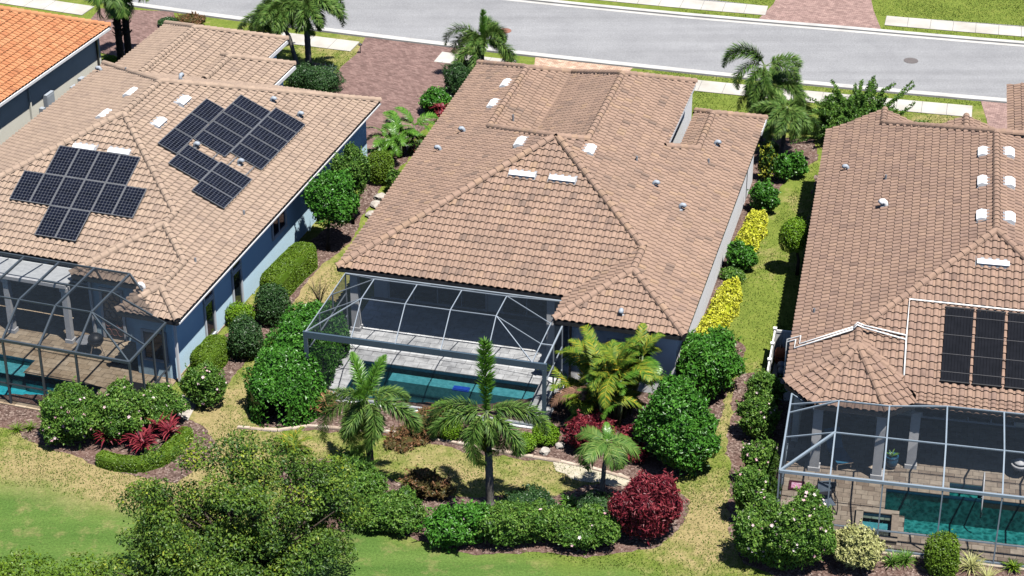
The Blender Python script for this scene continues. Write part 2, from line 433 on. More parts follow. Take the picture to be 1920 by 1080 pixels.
LM = {
 'glossy': leafmat('leaf_glossy_green', [(0, (0.02, 0.075, 0.010)), (0.5, (0.062, 0.215, 0.020)), (1, (0.15, 0.37, 0.05))], 0.38, 0.4),
 'deep':   leafmat('leaf_deep_green', [(0, (0.016, 0.048, 0.014)), (0.5, (0.045, 0.11, 0.030)), (1, (0.11, 0.21, 0.07))], 0.4, 0.4),
 'lime':   leafmat('leaf_lime', [(0, (0.07, 0.15, 0.008)), (0.5, (0.15, 0.30, 0.014)), (1, (0.27, 0.43, 0.03))]),
 'olive':  leafmat('leaf_olive', [(0, (0.06, 0.115, 0.010)), (0.5, (0.125, 0.225, 0.016)), (1, (0.22, 0.32, 0.03))]),
 'mid':    leafmat('leaf_mid_green', [(0, (0.026, 0.08, 0.012)), (0.5, (0.095, 0.215, 0.028)), (1, (0.25, 0.40, 0.07))]),
 'yellow': leafmat('leaf_yellow', [(0, (0.22, 0.30, 0.02)), (0.3, (0.58, 0.60, 0.03)), (1, (0.80, 0.78, 0.12))]),
 'cream':  leafmat('leaf_cream', [(0, (0.22, 0.25, 0.08)), (0.5, (0.46, 0.47, 0.17)), (1, (0.66, 0.63, 0.30))]),
 'variegated': leafmat('leaf_variegated', [(0, (0.02, 0.06, 0.012)), (0.55, (0.06, 0.14, 0.02)), (0.7, (0.34, 0.38, 0.03)), (1, (0.60, 0.56, 0.06))]),
 'red':    leafmat('leaf_red', [(0, (0.05, 0.006, 0.012)), (0.5, (0.21, 0.022, 0.036)), (1, (0.46, 0.085, 0.095))]),
 'rust':   leafmat('leaf_rust', [(0, (0.05, 0.055, 0.015)), (0.45, (0.15, 0.115, 0.04)), (0.75, (0.30, 0.13, 0.07)), (1, (0.46, 0.27, 0.13))]),
 'oak':    leafmat('leaf_tree', [(0, (0.022, 0.062, 0.012)), (0.45, (0.09, 0.175, 0.022)), (0.8, (0.19, 0.28, 0.032)), (1, (0.34, 0.38, 0.03))]),
 'palm':   leafmat('leaf_palm', [(0, (0.026, 0.07, 0.014)), (0.5, (0.08, 0.17, 0.026)), (1, (0.24, 0.32, 0.08))], 0.55, 0.25, 0.18),
 'palm_yellow': leafmat('leaf_palm_yellow', [(0, (0.035, 0.10, 0.012)), (0.45, (0.10, 0.20, 0.02)), (0.75, (0.28, 0.32, 0.03)), (1, (0.60, 0.38, 0.03))], 0.55, 0.3),
 'palm_fresh': leafmat('leaf_palm_fresh', [(0, (0.04, 0.11, 0.012)), (0.5, (0.085, 0.22, 0.02)), (1, (0.17, 0.33, 0.045))], 0.35, 0.45, 0.25),
 'agave':  leafmat('leaf_agave', [(0, (0.04, 0.07, 0.065)), (1, (0.12, 0.17, 0.15))]),
 'flower': leafmat('petal_pink', [(0, (0.62, 0.32, 0.36)), (0.5, (0.74, 0.55, 0.55)), (1, (0.82, 0.74, 0.70))], 0.7, 0.2, 0.2),
 'dead':   leafmat('leaf_dead', [(0, (0.10, 0.055, 0.04)), (1, (0.30, 0.17, 0.11))], 0.9, 0.1, 0.1),
}
# ================================================================== houses' frames (plan position and heading)
S = 0.4553          # roof pitch (rise / run)
HE = 3.2            # eave height
FR = {'1': ((-28.06, -2.67), math.radians(-18.03)), '2': ((-7.41, -2.86), math.radians(-14.81)), '3': ((10.55, -12.18), math.radians(-11.56))}
def L2W(k, x, y, z=0.0):
    (ox, oy), p = FR[k]; c, s = math.cos(p), math.sin(p)
    return Vector((ox + c*x - s*y, oy + s*x + c*y, z))
def W2L(k, X, Y):
    (ox, oy), p = FR[k]; c, s = math.cos(p), math.sin(p)
    return (c*(X-ox) + s*(Y-oy), -s*(X-ox) + c*(Y-oy))

# rectangles (local) where the lawn sheet is left out: under houses, decks and pools
CUT = [('1', 0.6, 14.5, -3.0, 22.0), ('2', 0.7, 14.7, -1.3, 21.0), ('2', 0.7, 10.1, -5.2, 0), ('3', 0.7, 14.6, -5.9, 22.5)]

def vnoise(x, y, seed=0):
    """smooth value noise on numpy arrays"""
    xi, yi = np.floor(x).astype(int), np.floor(y).astype(int)
    fx, fy = x - xi, y - yi
    fx, fy = fx*fx*(3-2*fx), fy*fy*(3-2*fy)
    h = lambda a, b: np.modf(np.abs(np.sin(a*127.1 + b*311.7 + seed*74.7) * 43758.5453))[0]
    return (h(xi, yi)*(1-fx) + h(xi+1, yi)*fx)*(1-fy) + (h(xi, yi+1)*(1-fx) + h(xi+1, yi+1)*fx)*fy

def build_ground():
    xs = np.arange(-46, 46.01, 0.5); ys = np.arange(-34, 62.01, 0.5)
    X, Y = np.meshgrid(xs, ys)
    nx, ny = len(xs), len(ys)
    dry = np.full(X.shape, 0.24) + 0.30*(vnoise(X*0.35, Y*0.35, 1) - 0.5) + 0.2*(vnoise(X*0.9, Y*0.9, 2) - 0.5)
    spots = [(60, 860, 3.0, .45), (200, 880, 3.0, .6), (300, 930, 2.5, .6), (420, 830, 2, .45), (600, 840, 2.0, .5), (780, 850, 2.2, .4), (900, 900, 2, .3), (1080, 880, 2, .55),
             (1300, 990, 2.2, .7), (1330, 920, 1.5, .5), (1290, 1060, 2.5, .5), (1440, 480, 1.2, .3), (1500, 380, 1.6, .3), (590, 560, 1.8, .6), (620, 510, 1.4, .6), (560, 620, 1.2, .5), (440, 740, 1.4, .5), (400, 780, 1.2, .5),
             (1330, 760, 1.5, .25), (1370, 760, 2, .3), (660, 80, 2, .5), (620, 130, 2, .3), (1690, 120, 1, .2), (1780, 225, 2, .35), (1740, 235, 2, .4), (1330, 130, 3, .2),
             (1420, 590, 1.8, -.35), (1400, 640, 1.5, -.25), (1330, 190, 3, -.3), (1850, 20, 6, -.45), (1780, 75, 5, -.3), (1350, 25, 4, -.3), (1720, 180, 3, -.3), (980, 110, 2, -.3), (1200, 1045, 3, -.25), (1500, 1060, 3, -.2)]
    for px, py, r, a in spots:
        p = G(px, py)
        dry += (.7*a if a > 0 else a)*np.exp(-((X-p.x)**2 + (Y-p.y)**2)/(r*r))
    # the mown fairway in front: a smooth wandering edge
    edge_px = [(-300, 880), (0, 905), (120, 925), (250, 960), (420, 1010), (690, 985), (900, 1035), (1100, 1060), (1300, 1090), (1500, 1140), (2300, 1200)]
    E = np.array([(G(*p).x, G(*p).y) for p in edge_px])
    ey = np.interp(X, E[:, 0], E[:, 1])
    fair = np.clip((ey - Y)/1.6 + 0.5 + 0.5*(vnoise(X*.5, Y*.5, 5)-.5), 0, 1)
    V = np.stack([X, Y, np.zeros_like(X)], -1).reshape(-1, 3)
    idx = np.arange(nx*ny).reshape(ny, nx)
    F = np.stack([idx[:-1, :-1], idx[:-1, 1:], idx[1:, 1:], idx[1:, :-1]], -1).reshape(-1, 4)
    cx, cy = V[F].mean(1)[:, 0], V[F].mean(1)[:, 1]
    keep = np.ones(len(F), bool)
    for k, x0, x1, y0, y1 in CUT:
        (ox, oy), p = FR[k]; c, s = math.cos(p), math.sin(p)
        lx, ly = c*(cx-ox)+s*(cy-oy), -s*(cx-ox)+c*(cy-oy)
        keep &= ~((lx > x0) & (lx < x1) & (ly > y0) & (ly < y1))
    F = F[keep]
    # the far skirt reaches the horizon
    b = len(V); a, c_, d, e = xs[0], xs[-1], ys[0], ys[-1]; R = 1500
    sk = [(a,d,0),(c_,d,0),(c_,e,0),(a,e,0),(-R,-R,0),(R,-R,0),(R,R,0),(-R,R,0)]
    V = np.vstack([V, sk])
    F = np.vstack([F, [[b+4,b+5,b+1,b+0],[b+5,b+6,b+2,b+1],[b+6,b+7,b+3,b+2],[b+7,b+4,b+0,b+3]]])
    me = mesh_np('lawn', V, F, MAT['lawn'])
    for nme, arr, fill in (('dry', dry, .35), ('fairway', fair, 0)):
        at = me.attributes.new(nme, 'FLOAT', 'POINT')
        at.data.foreach_set('value', np.concatenate([np.clip(arr, 0, 1).ravel(), np.full(8, fill)]).astype(np.float32))
    tag(link(bpy.data.objects.new('lawn', me)), kind='structure')
build_ground()

def sheet(name, pts, z, mat, parent=None, kind='structure', thick=0.0):
    pts = [(p[0], p[1]) for p in pts]
    a = sum(pts[i][0]*pts[(i+1) % len(pts)][1] - pts[(i+1) % len(pts)][0]*pts[i][1] for i in range(len(pts)))
    if a < 0: pts = pts[::-1]
    mb = MB()
    if thick: mb.prism(pts, z - thick, z)
    else: mb.add([(x, y, z) for x, y in pts], [list(range(len(pts)))])
    o = mb.build(name, mat, parent)
    if parent is None and kind: o['kind'] = kind
    return o

def wob(pts, amp=0.12, step=0.5, seed=0):
    """closed outline resampled with small irregularities"""
    r = random.Random(seed); out = []
    for i in range(len(pts)):
        a, b = Vector(pts[i][:2]), Vector(pts[(i+1) % len(pts)][:2]); n = max(1, int((b-a).length/step))
        for k in range(n):
            q = a.lerp(b, k/n); out.append((q.x + r.uniform(-amp, amp), q.y + r.uniform(-amp, amp)))
    return out

# ------------------------------------------------------------------ street
def curve_x(pts, xs):
    P = np.array(pts); c = np.polyfit(P[:, 0], P[:, 1], 2); return np.polyval(c, xs)
NEAR = [(G(*p).x, G(*p).y) for p in [(290,14),(480,40),(652,64),(873,90),(977,100),(1270,130),(1480,154),(1920,193)]]
FAR = [(G(*p).x, G(*p).y) for p in [(977,0),(1280,30),(1580,55),(1920,84)]]
SX = np.linspace(-48, 48, 49)
NY = curve_x(NEAR, SX)
FY = NY + np.interp(SX, [0.6, 10, 19, 29], [f[1] - float(curve_x(NEAR, f[0])) for f in FAR])
near = [Vector((x, y, 0)) for x, y in zip(SX, NY)]; far = [Vector((x, y, 0)) for x, y in zip(SX, FY)]
sheet('road', [(p.x, p.y) for p in near] + [(p.x, p.y) for p in far[::-1]], 0.012, MAT['road'])
def strip(name, line, d0, d1, z, mat, thick=0.0):
    L_, R_ = [], []
    for i, p in enumerate(line):
        t = (line[min(i+1, len(line)-1)] - line[max(i-1, 0)]).normalized(); n = Vector((-t.y, t.x, 0))
        L_.append(p + n*d0); R_.append(p + n*d1)
    V, F = [], []
    for a, b in zip(L_, R_): V += [(a.x, a.y, z), (b.x, b.y, z), (a.x, a.y, z-thick), (b.x, b.y, z-thick)]
    for i in range(len(line)-1):
        o, q = 4*i, 4*i+4
        F += [[o, q, q+1, o+1], [o+2, q+2, q, o], [o+1, q+1, q+3, o+3]]
    mb = MB(); mb.add(V, F)
    o = mb.build(name, mat); o['kind'] = 'structure'
    return o
strip('kerb', near, -0.30, 0.06, 0.11, MAT['kerb'], 0.11)
strip('kerb', far, -0.06, 0.30, 0.11, MAT['kerb'], 0.11)
strip('gutter', near, 0.06, 0.36, 0.020, MAT['kerb'])
strip('gutter', far, -0.36, -0.06, 0.020, MAT['kerb'])

# driveways
DRIVES = []
def pxs(l): return [(G(*p).x, G(*p).y) for p in l]
def drive(p, z, m): DRIVES.append(p); return sheet('driveway', p, z, m)
drive(pxs([(686,69),(880,91),(850,160),(800,205),(760,290),(690,300),(612,168),(640,125),(668,102)]), 0.016, MAT['drive_plum'])
drive(pxs([(187,16),(325,22),(330,40),(300,60),(240,110),(190,100),(150,60)]), 0.016, MAT['drive_plum'])
drive(pxs([(1004,105),(1192,124),(1165,145),(1150,230),(1000,220),(1000,140)]), 0.016, MAT['drive_sand'])
drive(pxs([(1838,187),(1980,199),(1990,300),(1860,280),(1850,225)]), 0.016, MAT['drive_rose'])
drive(pxs([(1485,-60),(1620,-60),(1638,20),(1653,58),(1420,38),(1450,8)]), 0.016, MAT['drive_rose'])

# sidewalks: slab by slab, with open joints
def walk(name, line, d, w, x_ranges, mat, z=0.03):
    root = sheet(name, [(-46, -1), (-45, -1), (-45, -2)], -0.4, MAT['grout_grey'])   # bedding seed (replaced below)
    bpy.data.objects.remove(root)
    mb = MB()
    def at(x):
        i = min(max(int(np.searchsorted(SX, x)) - 1, 0), len(SX)-2); f = (x - SX[i])/(SX[i+1]-SX[i])
        p = line[i].lerp(line[i+1], f); t = (line[i+1]-line[i]).normalized(); return p, Vector((-t.y, t.x, 0)), t
    quads = []
    for x0, x1 in x_ranges:
        n = max(1, round((x1-x0)/1.25)); st = (x1-x0)/n
        A = [at(x0 + i*st) for i in range(n+1)]
        for i in range(n):
            (p, nn, t), (q, mm, _) = A[i], A[i+1]
            g = 0.012
            quads.append([p+nn*d+t*g, q+mm*d-t*g, q+mm*(d+w)-t*g, p+nn*(d+w)+t*g])
        a, b = A[0], A[-1]
        mb.add([(a[0]+a[1]*d).xy.to_tuple()+(z-.012,), (b[0]+b[1]*d).xy.to_tuple()+(z-.012,), (b[0]+b[1]*(d+w)).xy.to_tuple()+(z-.012,), (a[0]+a[1]*(d+w)).xy.to_tuple()+(z-.012,)], [[0,1,2,3]] if w > 0 else [[3,2,1,0]])
    root = mb.build(name, MAT['grout_grey']); root['kind'] = 'structure'
    for qd in quads:
        qd = qd if w > 0 else qd[::-1]
        c = sum(qd, Vector())/4
        m2 = MB(); m2.prism([(v.x-c.x, v.y-c.y) for v in qd], 0, 0.02)
        o = m2.build('sidewalk_slab', mat, root); o.location = (c.x, c.y, z-0.012)
walk('sidewalk', near, -1.05, -1.45, [(-44,-24.3),(-13.6,-8.3),(-3.6,0.6),(9.4,24.7),(30,44)], MAT['concrete'])
walk('sidewalk', far, 1.15, 1.45, [(-40,14.6),(21.3,44)], MAT['concrete'])
# entry walk / front yard paths
sheet('path', pxs([(341,738),(370,756),(352,790),(330,778)]), 0.02, MAT['rock'])
for (px, py, m, lab) in ((946, 58, 'iron_rust', 'rust brown round manhole cover in the road above the small triple palm'), (1708, 114, 'iron', 'grey round manhole cover in the road above the feathery tree')):
    mb = MB(); mb.lathe([(0.40, 0), (0.40, 0.018), (0.36, 0.022), (0.05, 0.022)], n=20)
    o = mb.build('manhole_cover', MAT[m]); o.location = G(px, py, 0.008); tag(o, lab, 'manhole cover')

# mulch beds
BEDS = {
 'side bed along blue-shaded wall': [(590,445),(640,400),(700,330),(745,275),(770,290),(720,350),(672,420),(655,455),(600,500),(560,545),(530,610),(480,650),(430,720),(385,760),(345,740),(355,700),(440,610),(490,560),(560,470)],
 'left rear bed': [(-60,790),(30,808),(80,835),(170,868),(240,890),(330,905),(370,880),(400,850),(395,815),(340,770),(150,740),(-60,740)],
 'pool bed': [(470,796),(560,806),(680,812),(800,830),(880,848),(980,862),(1040,868),(1110,880),(1200,905),(1290,895),(1340,800),(1395,650),(1345,610),(1260,690),(1050,740),(900,760),(590,740),(500,740),(468,775)],
 'front bed': [(520,880),(560,960),(640,1000),(700,990),(770,1005),(830,1030),(900,1045),(1000,1032),(1100,1045),(1160,1038),(1230,1030),(1280,980),(1290,935),(1230,900),(1150,900),(1040,925),(980,935),(900,930),(820,925),(740,905),(690,880),(600,860)],
 'right bed': [(1372,905),(1360,990),(1400,1060),(1480,1095),(1660,1100),(2000,1120),(2000,1045),(1700,1010),(1480,960),(1490,700),(1385,700),(1360,820)],
 'strip bed': [(1340,610),(1400,510),(1440,400),(1470,345),(1530,300),(1530,260),(1430,260),(1400,330),(1310,600)],
 'strip bed far': [(1478,690),(1500,560),(1515,420),(1530,330),(1545,330),(1545,690)],
 'street bed': [(545,165),(600,175),(640,172),(645,150),(610,120),(575,115),(545,120)],
 'palm bed': [(690,300),(745,290),(830,215),(870,160),(900,115),(860,110),(830,160),(770,215),(715,260)],
}
for i, (k, p) in enumerate(BEDS.items()):
    sheet('mulch_bed', wob(wob(pxs(p), 0.12, 0.6, i), 0.06, 0.2, i), 0.004 + 0.0012*i, MAT['mulch'])
# worn sandy strip by the edging
sheet('sand_patch', wob(pxs([(1035,868),(1100,872),(1180,895),(1210,915),(1150,915),(1090,900),(1050,885)]), 0.15, 0.3, 5), 0.018, plain('worn_sand', (0.50, 0.45, 0.36), (0.36, 0.33, 0.23), 3, 0.95, 0.1, 0.3, 30))

# bed edging: stone by stone
def edging(name, pl, lab, seed):
    r = random.Random(seed); P = [G(*p) for p in pl]; root = empty(name, P[0]); tag(root, lab, 'edging')
    i = 0
    for a, b in zip(P[:-1], P[1:]):
        n = max(1, round((b-a).length/0.55)); t = (b-a).normalized()
        for k in range(n):
            c = a.lerp(b, (k+.5)/n); l = (b-a).length/n*0.96
            mb = MB(); w, h = 0.085+r.uniform(-.015,.015), 0.08+r.uniform(-.02,.02)
            mb.box(-l/2, l/2, -w, w, 0, h-0.02, r.random())
            mb.box(-l/2+.02, l/2-.02, -w+.02, w-.02, h-0.02, h, r.random())
            o = mb.build('edging_stone', MAT['edging'], root)
            o.location = c - P[0]; o.rotation_euler = (0, 0, math.atan2(t.y, t.x) + r.uniform(-.06,.06))
edging('bed_edging', [(445,802),(520,808),(575,800),(640,805),(745,812),(800,820),(835,828),(880,836),(940,848),(1000,858),(1050,866),(1110,878),(1160,893),(1200,905)], 'low tan stone edging curving along the pool-side bed of the middle house', 3)
False and edging('bed_edging', [(1380,548),(1405,522),(1418,505),(1430,470),(1445,430),(1460,395),(1478,350)], 'low stone edging of the narrow bed beside the yellow shrubs', 4)

# rocks
def rock(px, py, r, lab, seed, group=None):
    rr = random.Random(seed); bm = bmesh.new(); bmesh.ops.create_icosphere(bm, subdivisions=2, radius=r)
    for v in bm.verts:
        v.co *= 1 + rr.uniform(-.16, .16); v.co.z *= 0.6
    me = bpy.data.meshes.new('rock'); bm.to_mesh(me); bm.free(); me.materials.append(MAT['rock'])
    o = link(bpy.data.objects.new('rock', me)); o.location = G(px, py, r*0.35); o.rotation_euler = (0, 0, rr.uniform(0, 6)); tag(o, lab, 'rock', group)
rock(1021, 846, .22, 'pale rock in the mulch below the lime ball shrubs', 1)
rock(1050, 836, .20, 'pale rock in the mulch beside the burgundy shrub', 2)
for i, (px, py, w_) in enumerate([(697,402,'nearest the ball trees'),(706,384,'in the middle'),(713,369,'furthest up')]):
    rock(px, py, .30, 'pale boulder beside the left eave of the middle house, the one ' + w_, 10+i, 'boulders beside the middle roof')
rock(722, 284, .34, 'pale boulder under the bushy palm clump beside the plum driveway', 20)
# ================================================================== roofs
TW, TE = 0.30, 0.364          # tile width and exposure
BUTT, AMP = 0.06, 0.075
def tile_profile():
    one = [(0, 0), (.18, .0), (.32, .06), (.335, .50), (.44, .82), (.58, 1.0), (.73, .96), (.87, .74), (.985, .44), (1.0, .02)]   # pan and barrel of an S tile
    return np.array([u for u, h in one]), AMP*np.array([h for u, h in one])
US, HS = tile_profile()
NU = len(US)
# one tile in its own frame: u across, v up the slope, w off the roof; lower (butt) edge at v=0
T_V = np.array([(u*TW*0.985, 0.0, h + BUTT) for u, h in zip(US, HS)] + [(u*TW*0.985, TE + 0.05, h + BUTT*0.02 - 0.004) for u, h in zip(US, HS)] + [(u*TW*0.985, 0.003, h + BUTT - 0.026) for u, h in zip(US, HS)])
T_F = np.array([[i, i+1, NU+i+1, NU+i] for i in range(NU-1)] + [[2*NU+i, 2*NU+i+1, i+1, i] for i in range(NU-1)])
TILE_MESH = {}
def tile_variants(matname):
    if matname not in TILE_MESH:
        TILE_MESH[matname] = [mesh_np('roof_tile', T_V, T_F, MAT[matname], t) for t in np.linspace(0.02, 0.98, 14)]
    return TILE_MESH[matname]
def tile_tint(r):
    """mostly the middle of the blend, some dark and some bright"""
    x = r.random()
    return float(np.clip(r.gauss(0.6, 0.15), 0.2, 0.95) if x < .88 else (r.uniform(0.0, 0.3) if x < .95 else r.uniform(0.88, 1.0)))

def clip_poly(poly, n, d):
    """keep the part of poly (list of np 3-vectors) with n.p <= d in uv"""
    out = []
    for i in range(len(poly)):
        a, b = poly[i], poly[(i+1) % len(poly)]
        da, db = n[0]*a[0]+n[1]*a[1]-d, n[0]*b[0]+n[1]*b[1]-d
        if da <= 0: out.append(a)
        if (da < 0 < db) or (db < 0 < da): out.append(a + (b-a)*(da/(da-db)))
    return out

class Roof:
    def __init__(s, house, k, mat, seed):
        s.house, s.k, s.mat, s.r = house, k, mat, random.Random(seed)
        s.V, s.F, s.T, s.nv = [], [], [], 0
        s.full = []           # (matrix, tint, distance to camera)
        s.caps = []
        s.deck = MB()
        s.skip = []           # plan rectangles hidden under panels: never picked as single tiles
    def plane(s, p3, polys, tiles=True, drop=0.03):
        """p3: three local points that fix the plane; polys: convex plan polygons on it"""
        a, b, c = [np.array(p, float) for p in p3]
        n = np.cross(b-a, c-a); n /= np.linalg.norm(n)
        if n[2] < 0: n = -n
        up = np.array([-n[0], -n[1], 0.0]); up /= np.linalg.norm(up)          # plan direction uphill
        V_ = np.array([up[0], up[1], np.hypot(n[0], n[1])/n[2]]); V_ /= np.linalg.norm(V_)
        U_ = np.cross(V_, n)
        zf = lambda x, y: a[2] - (n[0]*(x-a[0]) + n[1]*(y-a[1]))/n[2]
        # origin at the lowest point of the polygons
        allp = [np.array([x, y, zf(x, y)]) for pl in polys for x, y in pl]
        o = min(allp, key=lambda p: p @ V_)
        h = 0.0
        for pl in polys:
            P = [np.array([x, y, zf(x, y)]) for x, y in pl]
            uv = [((p-o) @ U_, (p-o) @ V_) for p in P]
            ar = sum(uv[i][0]*uv[(i+1) % len(uv)][1]-uv[(i+1) % len(uv)][0]*uv[i][1] for i in range(len(uv)))
            if ar < 0: uv, P = uv[::-1], P[::-1]
            # solid deck under the tiles
            top = [p - n*0.012 for p in P]; bot = [p - np.array([0, 0, 0.16]) for p in P]; m = len(P)
            s.deck.add(top + bot, [list(range(m)), list(range(2*m-1, m-1, -1))] + [[i, m+i, m+(i+1) % m, (i+1) % m] for i in range(m)])
            if not tiles: continue
            edges = []
            for i in range(len(uv)):
                (x0, y0), (x1, y1) = uv[i], uv[(i+1) % len(uv)]
                nn = np.array([y1-y0, x0-x1]); ln = np.hypot(*nn)
                if ln < 1e-6: continue
                nn /= ln; edges.append((nn, nn[0]*x0+nn[1]*y0))
            u0, u1 = min(q[0] for q in uv), max(q[0] for q in uv); v0, v1 = min(q[1] for q in uv), max(q[1] for q in uv)
            R = np.stack([U_, V_, n], 0)
            for j in range(int(math.floor(v0/TE))-1, int(math.ceil(v1/TE))+1):
                vb = j*TE - 0.03
                off = 0.0
                for i in range(int(math.floor((u0-off)/TW))-1, int(math.ceil((u1-off)/TW))+1):
                    ub = i*TW + off
                    cor = [(ub, vb), (ub+TW, vb), (ub+TW, vb+TE), (ub, vb+TE)]
                    ins = True; outside = False
                    for nn, d in edges:
                        ds = [nn[0]*x+nn[1]*y-d for x, y in cor]
                        # an eave edge may be overhung by the first row
                        if max(ds) > (0.07 if nn[1] < -0.99 else 1e-4): ins = False
                        if min(ds) > 0: outside = True; break
                    if outside: continue
                    rr = random.Random(hash((i, j, round(float(o[0]), 2), round(float(o[1]), 2), round(float(n[0]), 2))))
                    t = tile_tint(rr)
                    jig = rr.uniform(-.006, .006)
                    base = T_V + np.array([ub, vb + jig, 0.0])
                    if ins:
                        w = o + U_*ub + V_*(vb+jig)
                        s.full.append((w, U_, V_, n, t, base @ R + o))
                    else:
                        for f in T_F:
                            pl_ = [base[q] for q in f]
                            for nn, d in edges:
                                if nn[1] < -0.99: d = d + 0.07
                                pl_ = clip_poly(pl_, nn, d)
                                if len(pl_) < 3: break
                            if len(pl_) < 3: continue
                            W_ = np.array(pl_) @ R + o
                            s.V.append(W_); s.F.append(list(range(s.nv, s.nv+len(pl_)))); s.T += [t]*len(pl_); s.nv += len(pl_)
    def ridge(s, p, q, lift=0.03, start=0.0):
        s.caps.append((np.array(p, float), np.array(q, float), lift))
    def finish(s):
        house, k = s.house, s.k
        (ox, oy), ang = FR[k]; cam_l = np.array([*W2L(k, 0, YC), HC])
        dk = s.deck.build('roof_deck', MAT['felt'], house)
        def hidden(w):
            return any(x0-.2 < w[0] < x1+.2 and y0-.2 < w[1] < y1+.2 for x0, x1, y0, y1 in s.skip)
        def visible(w):
            p = L2W(k, w[0], w[1], w[2]); d = p - Vector((0, YC, HC)); z = d.dot(_f)
            x, y = 960+FPX*d.dot(CR)/z, 540+FPX*d.dot(CD)/z
            return 8 < x < 1912 and 8 < y < 1072
        def score(t):
            w, n = t[0], t[3]; d = cam_l - w; L = np.linalg.norm(d)
            return (n @ d)/L/(L*L)*1e4
        order = sorted(range(len(s.full)), key=lambda i: -score(s.full[i]))
        pick = [i for i in order if not hidden(s.full[i][0]) and visible(s.full[i][0])][:300]
        ps = set(pick)
        var = tile_variants(s.mat)
        for i in pick:
            w, U_, V_, n, t, _ = s.full[i]
            o = bpy.data.objects.new('roof_tile', var[int(round(t*13))])
            m = Matrix.Identity(4)
            for r_ in range(3): m[r_][0], m[r_][1], m[r_][2], m[r_][3] = U_[r_], V_[r_], n[r_], w[r_]
            link(o, house); o.matrix_local = m
        V, F, T, nv = list(s.V), list(s.F), list(s.T), s.nv
        for i, e in enumerate(s.full):
            if i in ps: continue
            V.append(e[5]); F += [[int(x)+nv for x in f] for f in T_F]; T += [e[4]]*len(T_V); nv += len(T_V)
        if V:
            me = mesh_np('roof_tiles', np.vstack(V), F, MAT[s.mat], np.array(T, dtype=np.float32))
            o = link(bpy.data.objects.new('roof_tiles', me), house); o['kind'] = 'stuff'
        # ridge and hip caps, each one a barrel lapping the next
        CE = 0.37
        if ('cap', s.mat) not in TILE_MESH:
            L_ = []
            for t in np.linspace(0.1, 0.95, 8):
                nseg = 6; A = [math.pi*(0.02+0.96*i/nseg) for i in range(nseg+1)]
                ring = lambda r, x, dz=0: [(x, r*math.cos(a), r*1.05*math.sin(a)+dz) for a in A]
                Vv = ring(.170, 0, .018) + ring(.146, CE+.06, -.004) + ring(.135, 0.004, -.005)
                m = nseg+1
                Ff = [[i, m+i, m+i+1, i+1] for i in range(nseg)] + [[2*m+i, i, i+1, 2*m+i+1] for i in range(nseg)]
                L_.append(mesh_np('ridge_cap', Vv, np.array(Ff), MAT[s.mat], float(t), smooth=False))
            TILE_MESH[('cap', s.mat)] = L_
        cm = TILE_MESH[('cap', s.mat)]
        bed = MB()
        for p, q, lift in s.caps:
            if p[2] > q[2]: p, q = q, p                       # laid from the low end upwards
            d = q-p; L = np.linalg.norm(d); X = d/L
            side = np.cross([0, 0, 1.0], X); side /= np.linalg.norm(side); N = np.cross(X, side)
            n = max(1, int(round(L/CE))); st = L/n
            bed.bar(p + N*(lift-.03), q + N*(lift-.03), 0.22, 0.13)
            for i in range(n):
                c = p + X*(i*st - 0.03) + N*lift
                o = bpy.data.objects.new('ridge_cap', cm[s.r.choice([4,5,5,6,6,7,7])])
                m = Matrix.Identity(4); sc = st/CE
                for r_ in range(3): m[r_][0], m[r_][1], m[r_][2], m[r_][3] = X[r_]*sc, side[r_], N[r_], c[r_]
                link(o, house); o.matrix_local = m
        if bed.V: bed.build('ridge_mortar', MAT[s.mat], house)

def house(name, k, label):
    (ox, oy), p = FR[k]
    h = empty(name, (ox, oy, 0), p); tag(h, label, 'house'); return h

def fascia(h, pts, mat, w=0.10, ht=0.17, z=None, name='gutter'):
    """gutter boards along the eave, one per run"""
    for a, b in zip(pts[:-1], pts[1:]):
        zz = (HE if z is None else z) - 0.11
        mb = MB(); mb.bar((a[0], a[1], zz), (b[0], b[1], zz), w, ht); mb.build(name, MAT[mat], h)

def off_vent(h, x, y, z, up, lab=None, L=0.85, W=0.42, mat='white'):
    """low off-ridge vent lying along the slope's contour; up = plan direction uphill"""
    root = empty('roof_vent'); root.parent = h
    n = Vector((-up[0]*S, -up[1]*S, 1)).normalized(); V_ = Vector((up[0], up[1], S)).normalized(); U_ = V_.cross(n)
    m = Matrix.Identity(4)
    for i in range(3): m[i][0], m[i][1], m[i][2] = U_[i], V_[i], n[i]
    m.translation = Vector((x, y, z)); root.matrix_local = m
    mb = MB(); a, b = L/2, W/2
    mb.add([(-a,-b,.09),(a,-b,.09),(a,b,.05),(-a,b,.05),(-a,-b,.20),(a,-b,.20),(a,0.0,.22),(-a,0.0,.22),(a,b,.09),(-a,b,.09)],
           [[0,1,5,4],[4,5,6,7],[7,6,8,9],[2,3,9,8],[0,4,7,9,3],[1,2,8,6,5],[3,2,1,0]])
    mb.build('vent_hood', MAT[mat], root)
    fl = MB(); fl.box(-a-.06, a+.06, -b-.05, b+.08, 0.055, 0.075); fl.build('flashing', MAT['lead'], root)
    return root

def goose_vent(h, x, y, z, up, mat='meter', r=0.085):
    """gooseneck pipe vent"""
    root = empty('gooseneck_vent', (x, y, z)); root.parent = h
    u = Vector((up[0], up[1], 0))
    path = [Vector((0,0,-.05)), Vector((0,0,.12)), Vector((0,0,.20))-u*.03, Vector((0,0,.25))-u*.09, Vector((0,0,.24))-u*.17, Vector((0,0,.17))-u*.22]
    mb = MB(); mb.tube(path, [r, r, r*1.05, r*1.15, r*1.2, r*1.25], 10); mb.build('pipe', MAT[mat], root, True)
    b = MB(); b.lathe([(r*1.9, -.03), (r*1.9, .03), (r*1.2, .06)], n=10); b.build('flashing', MAT['lead'], root)
    return root

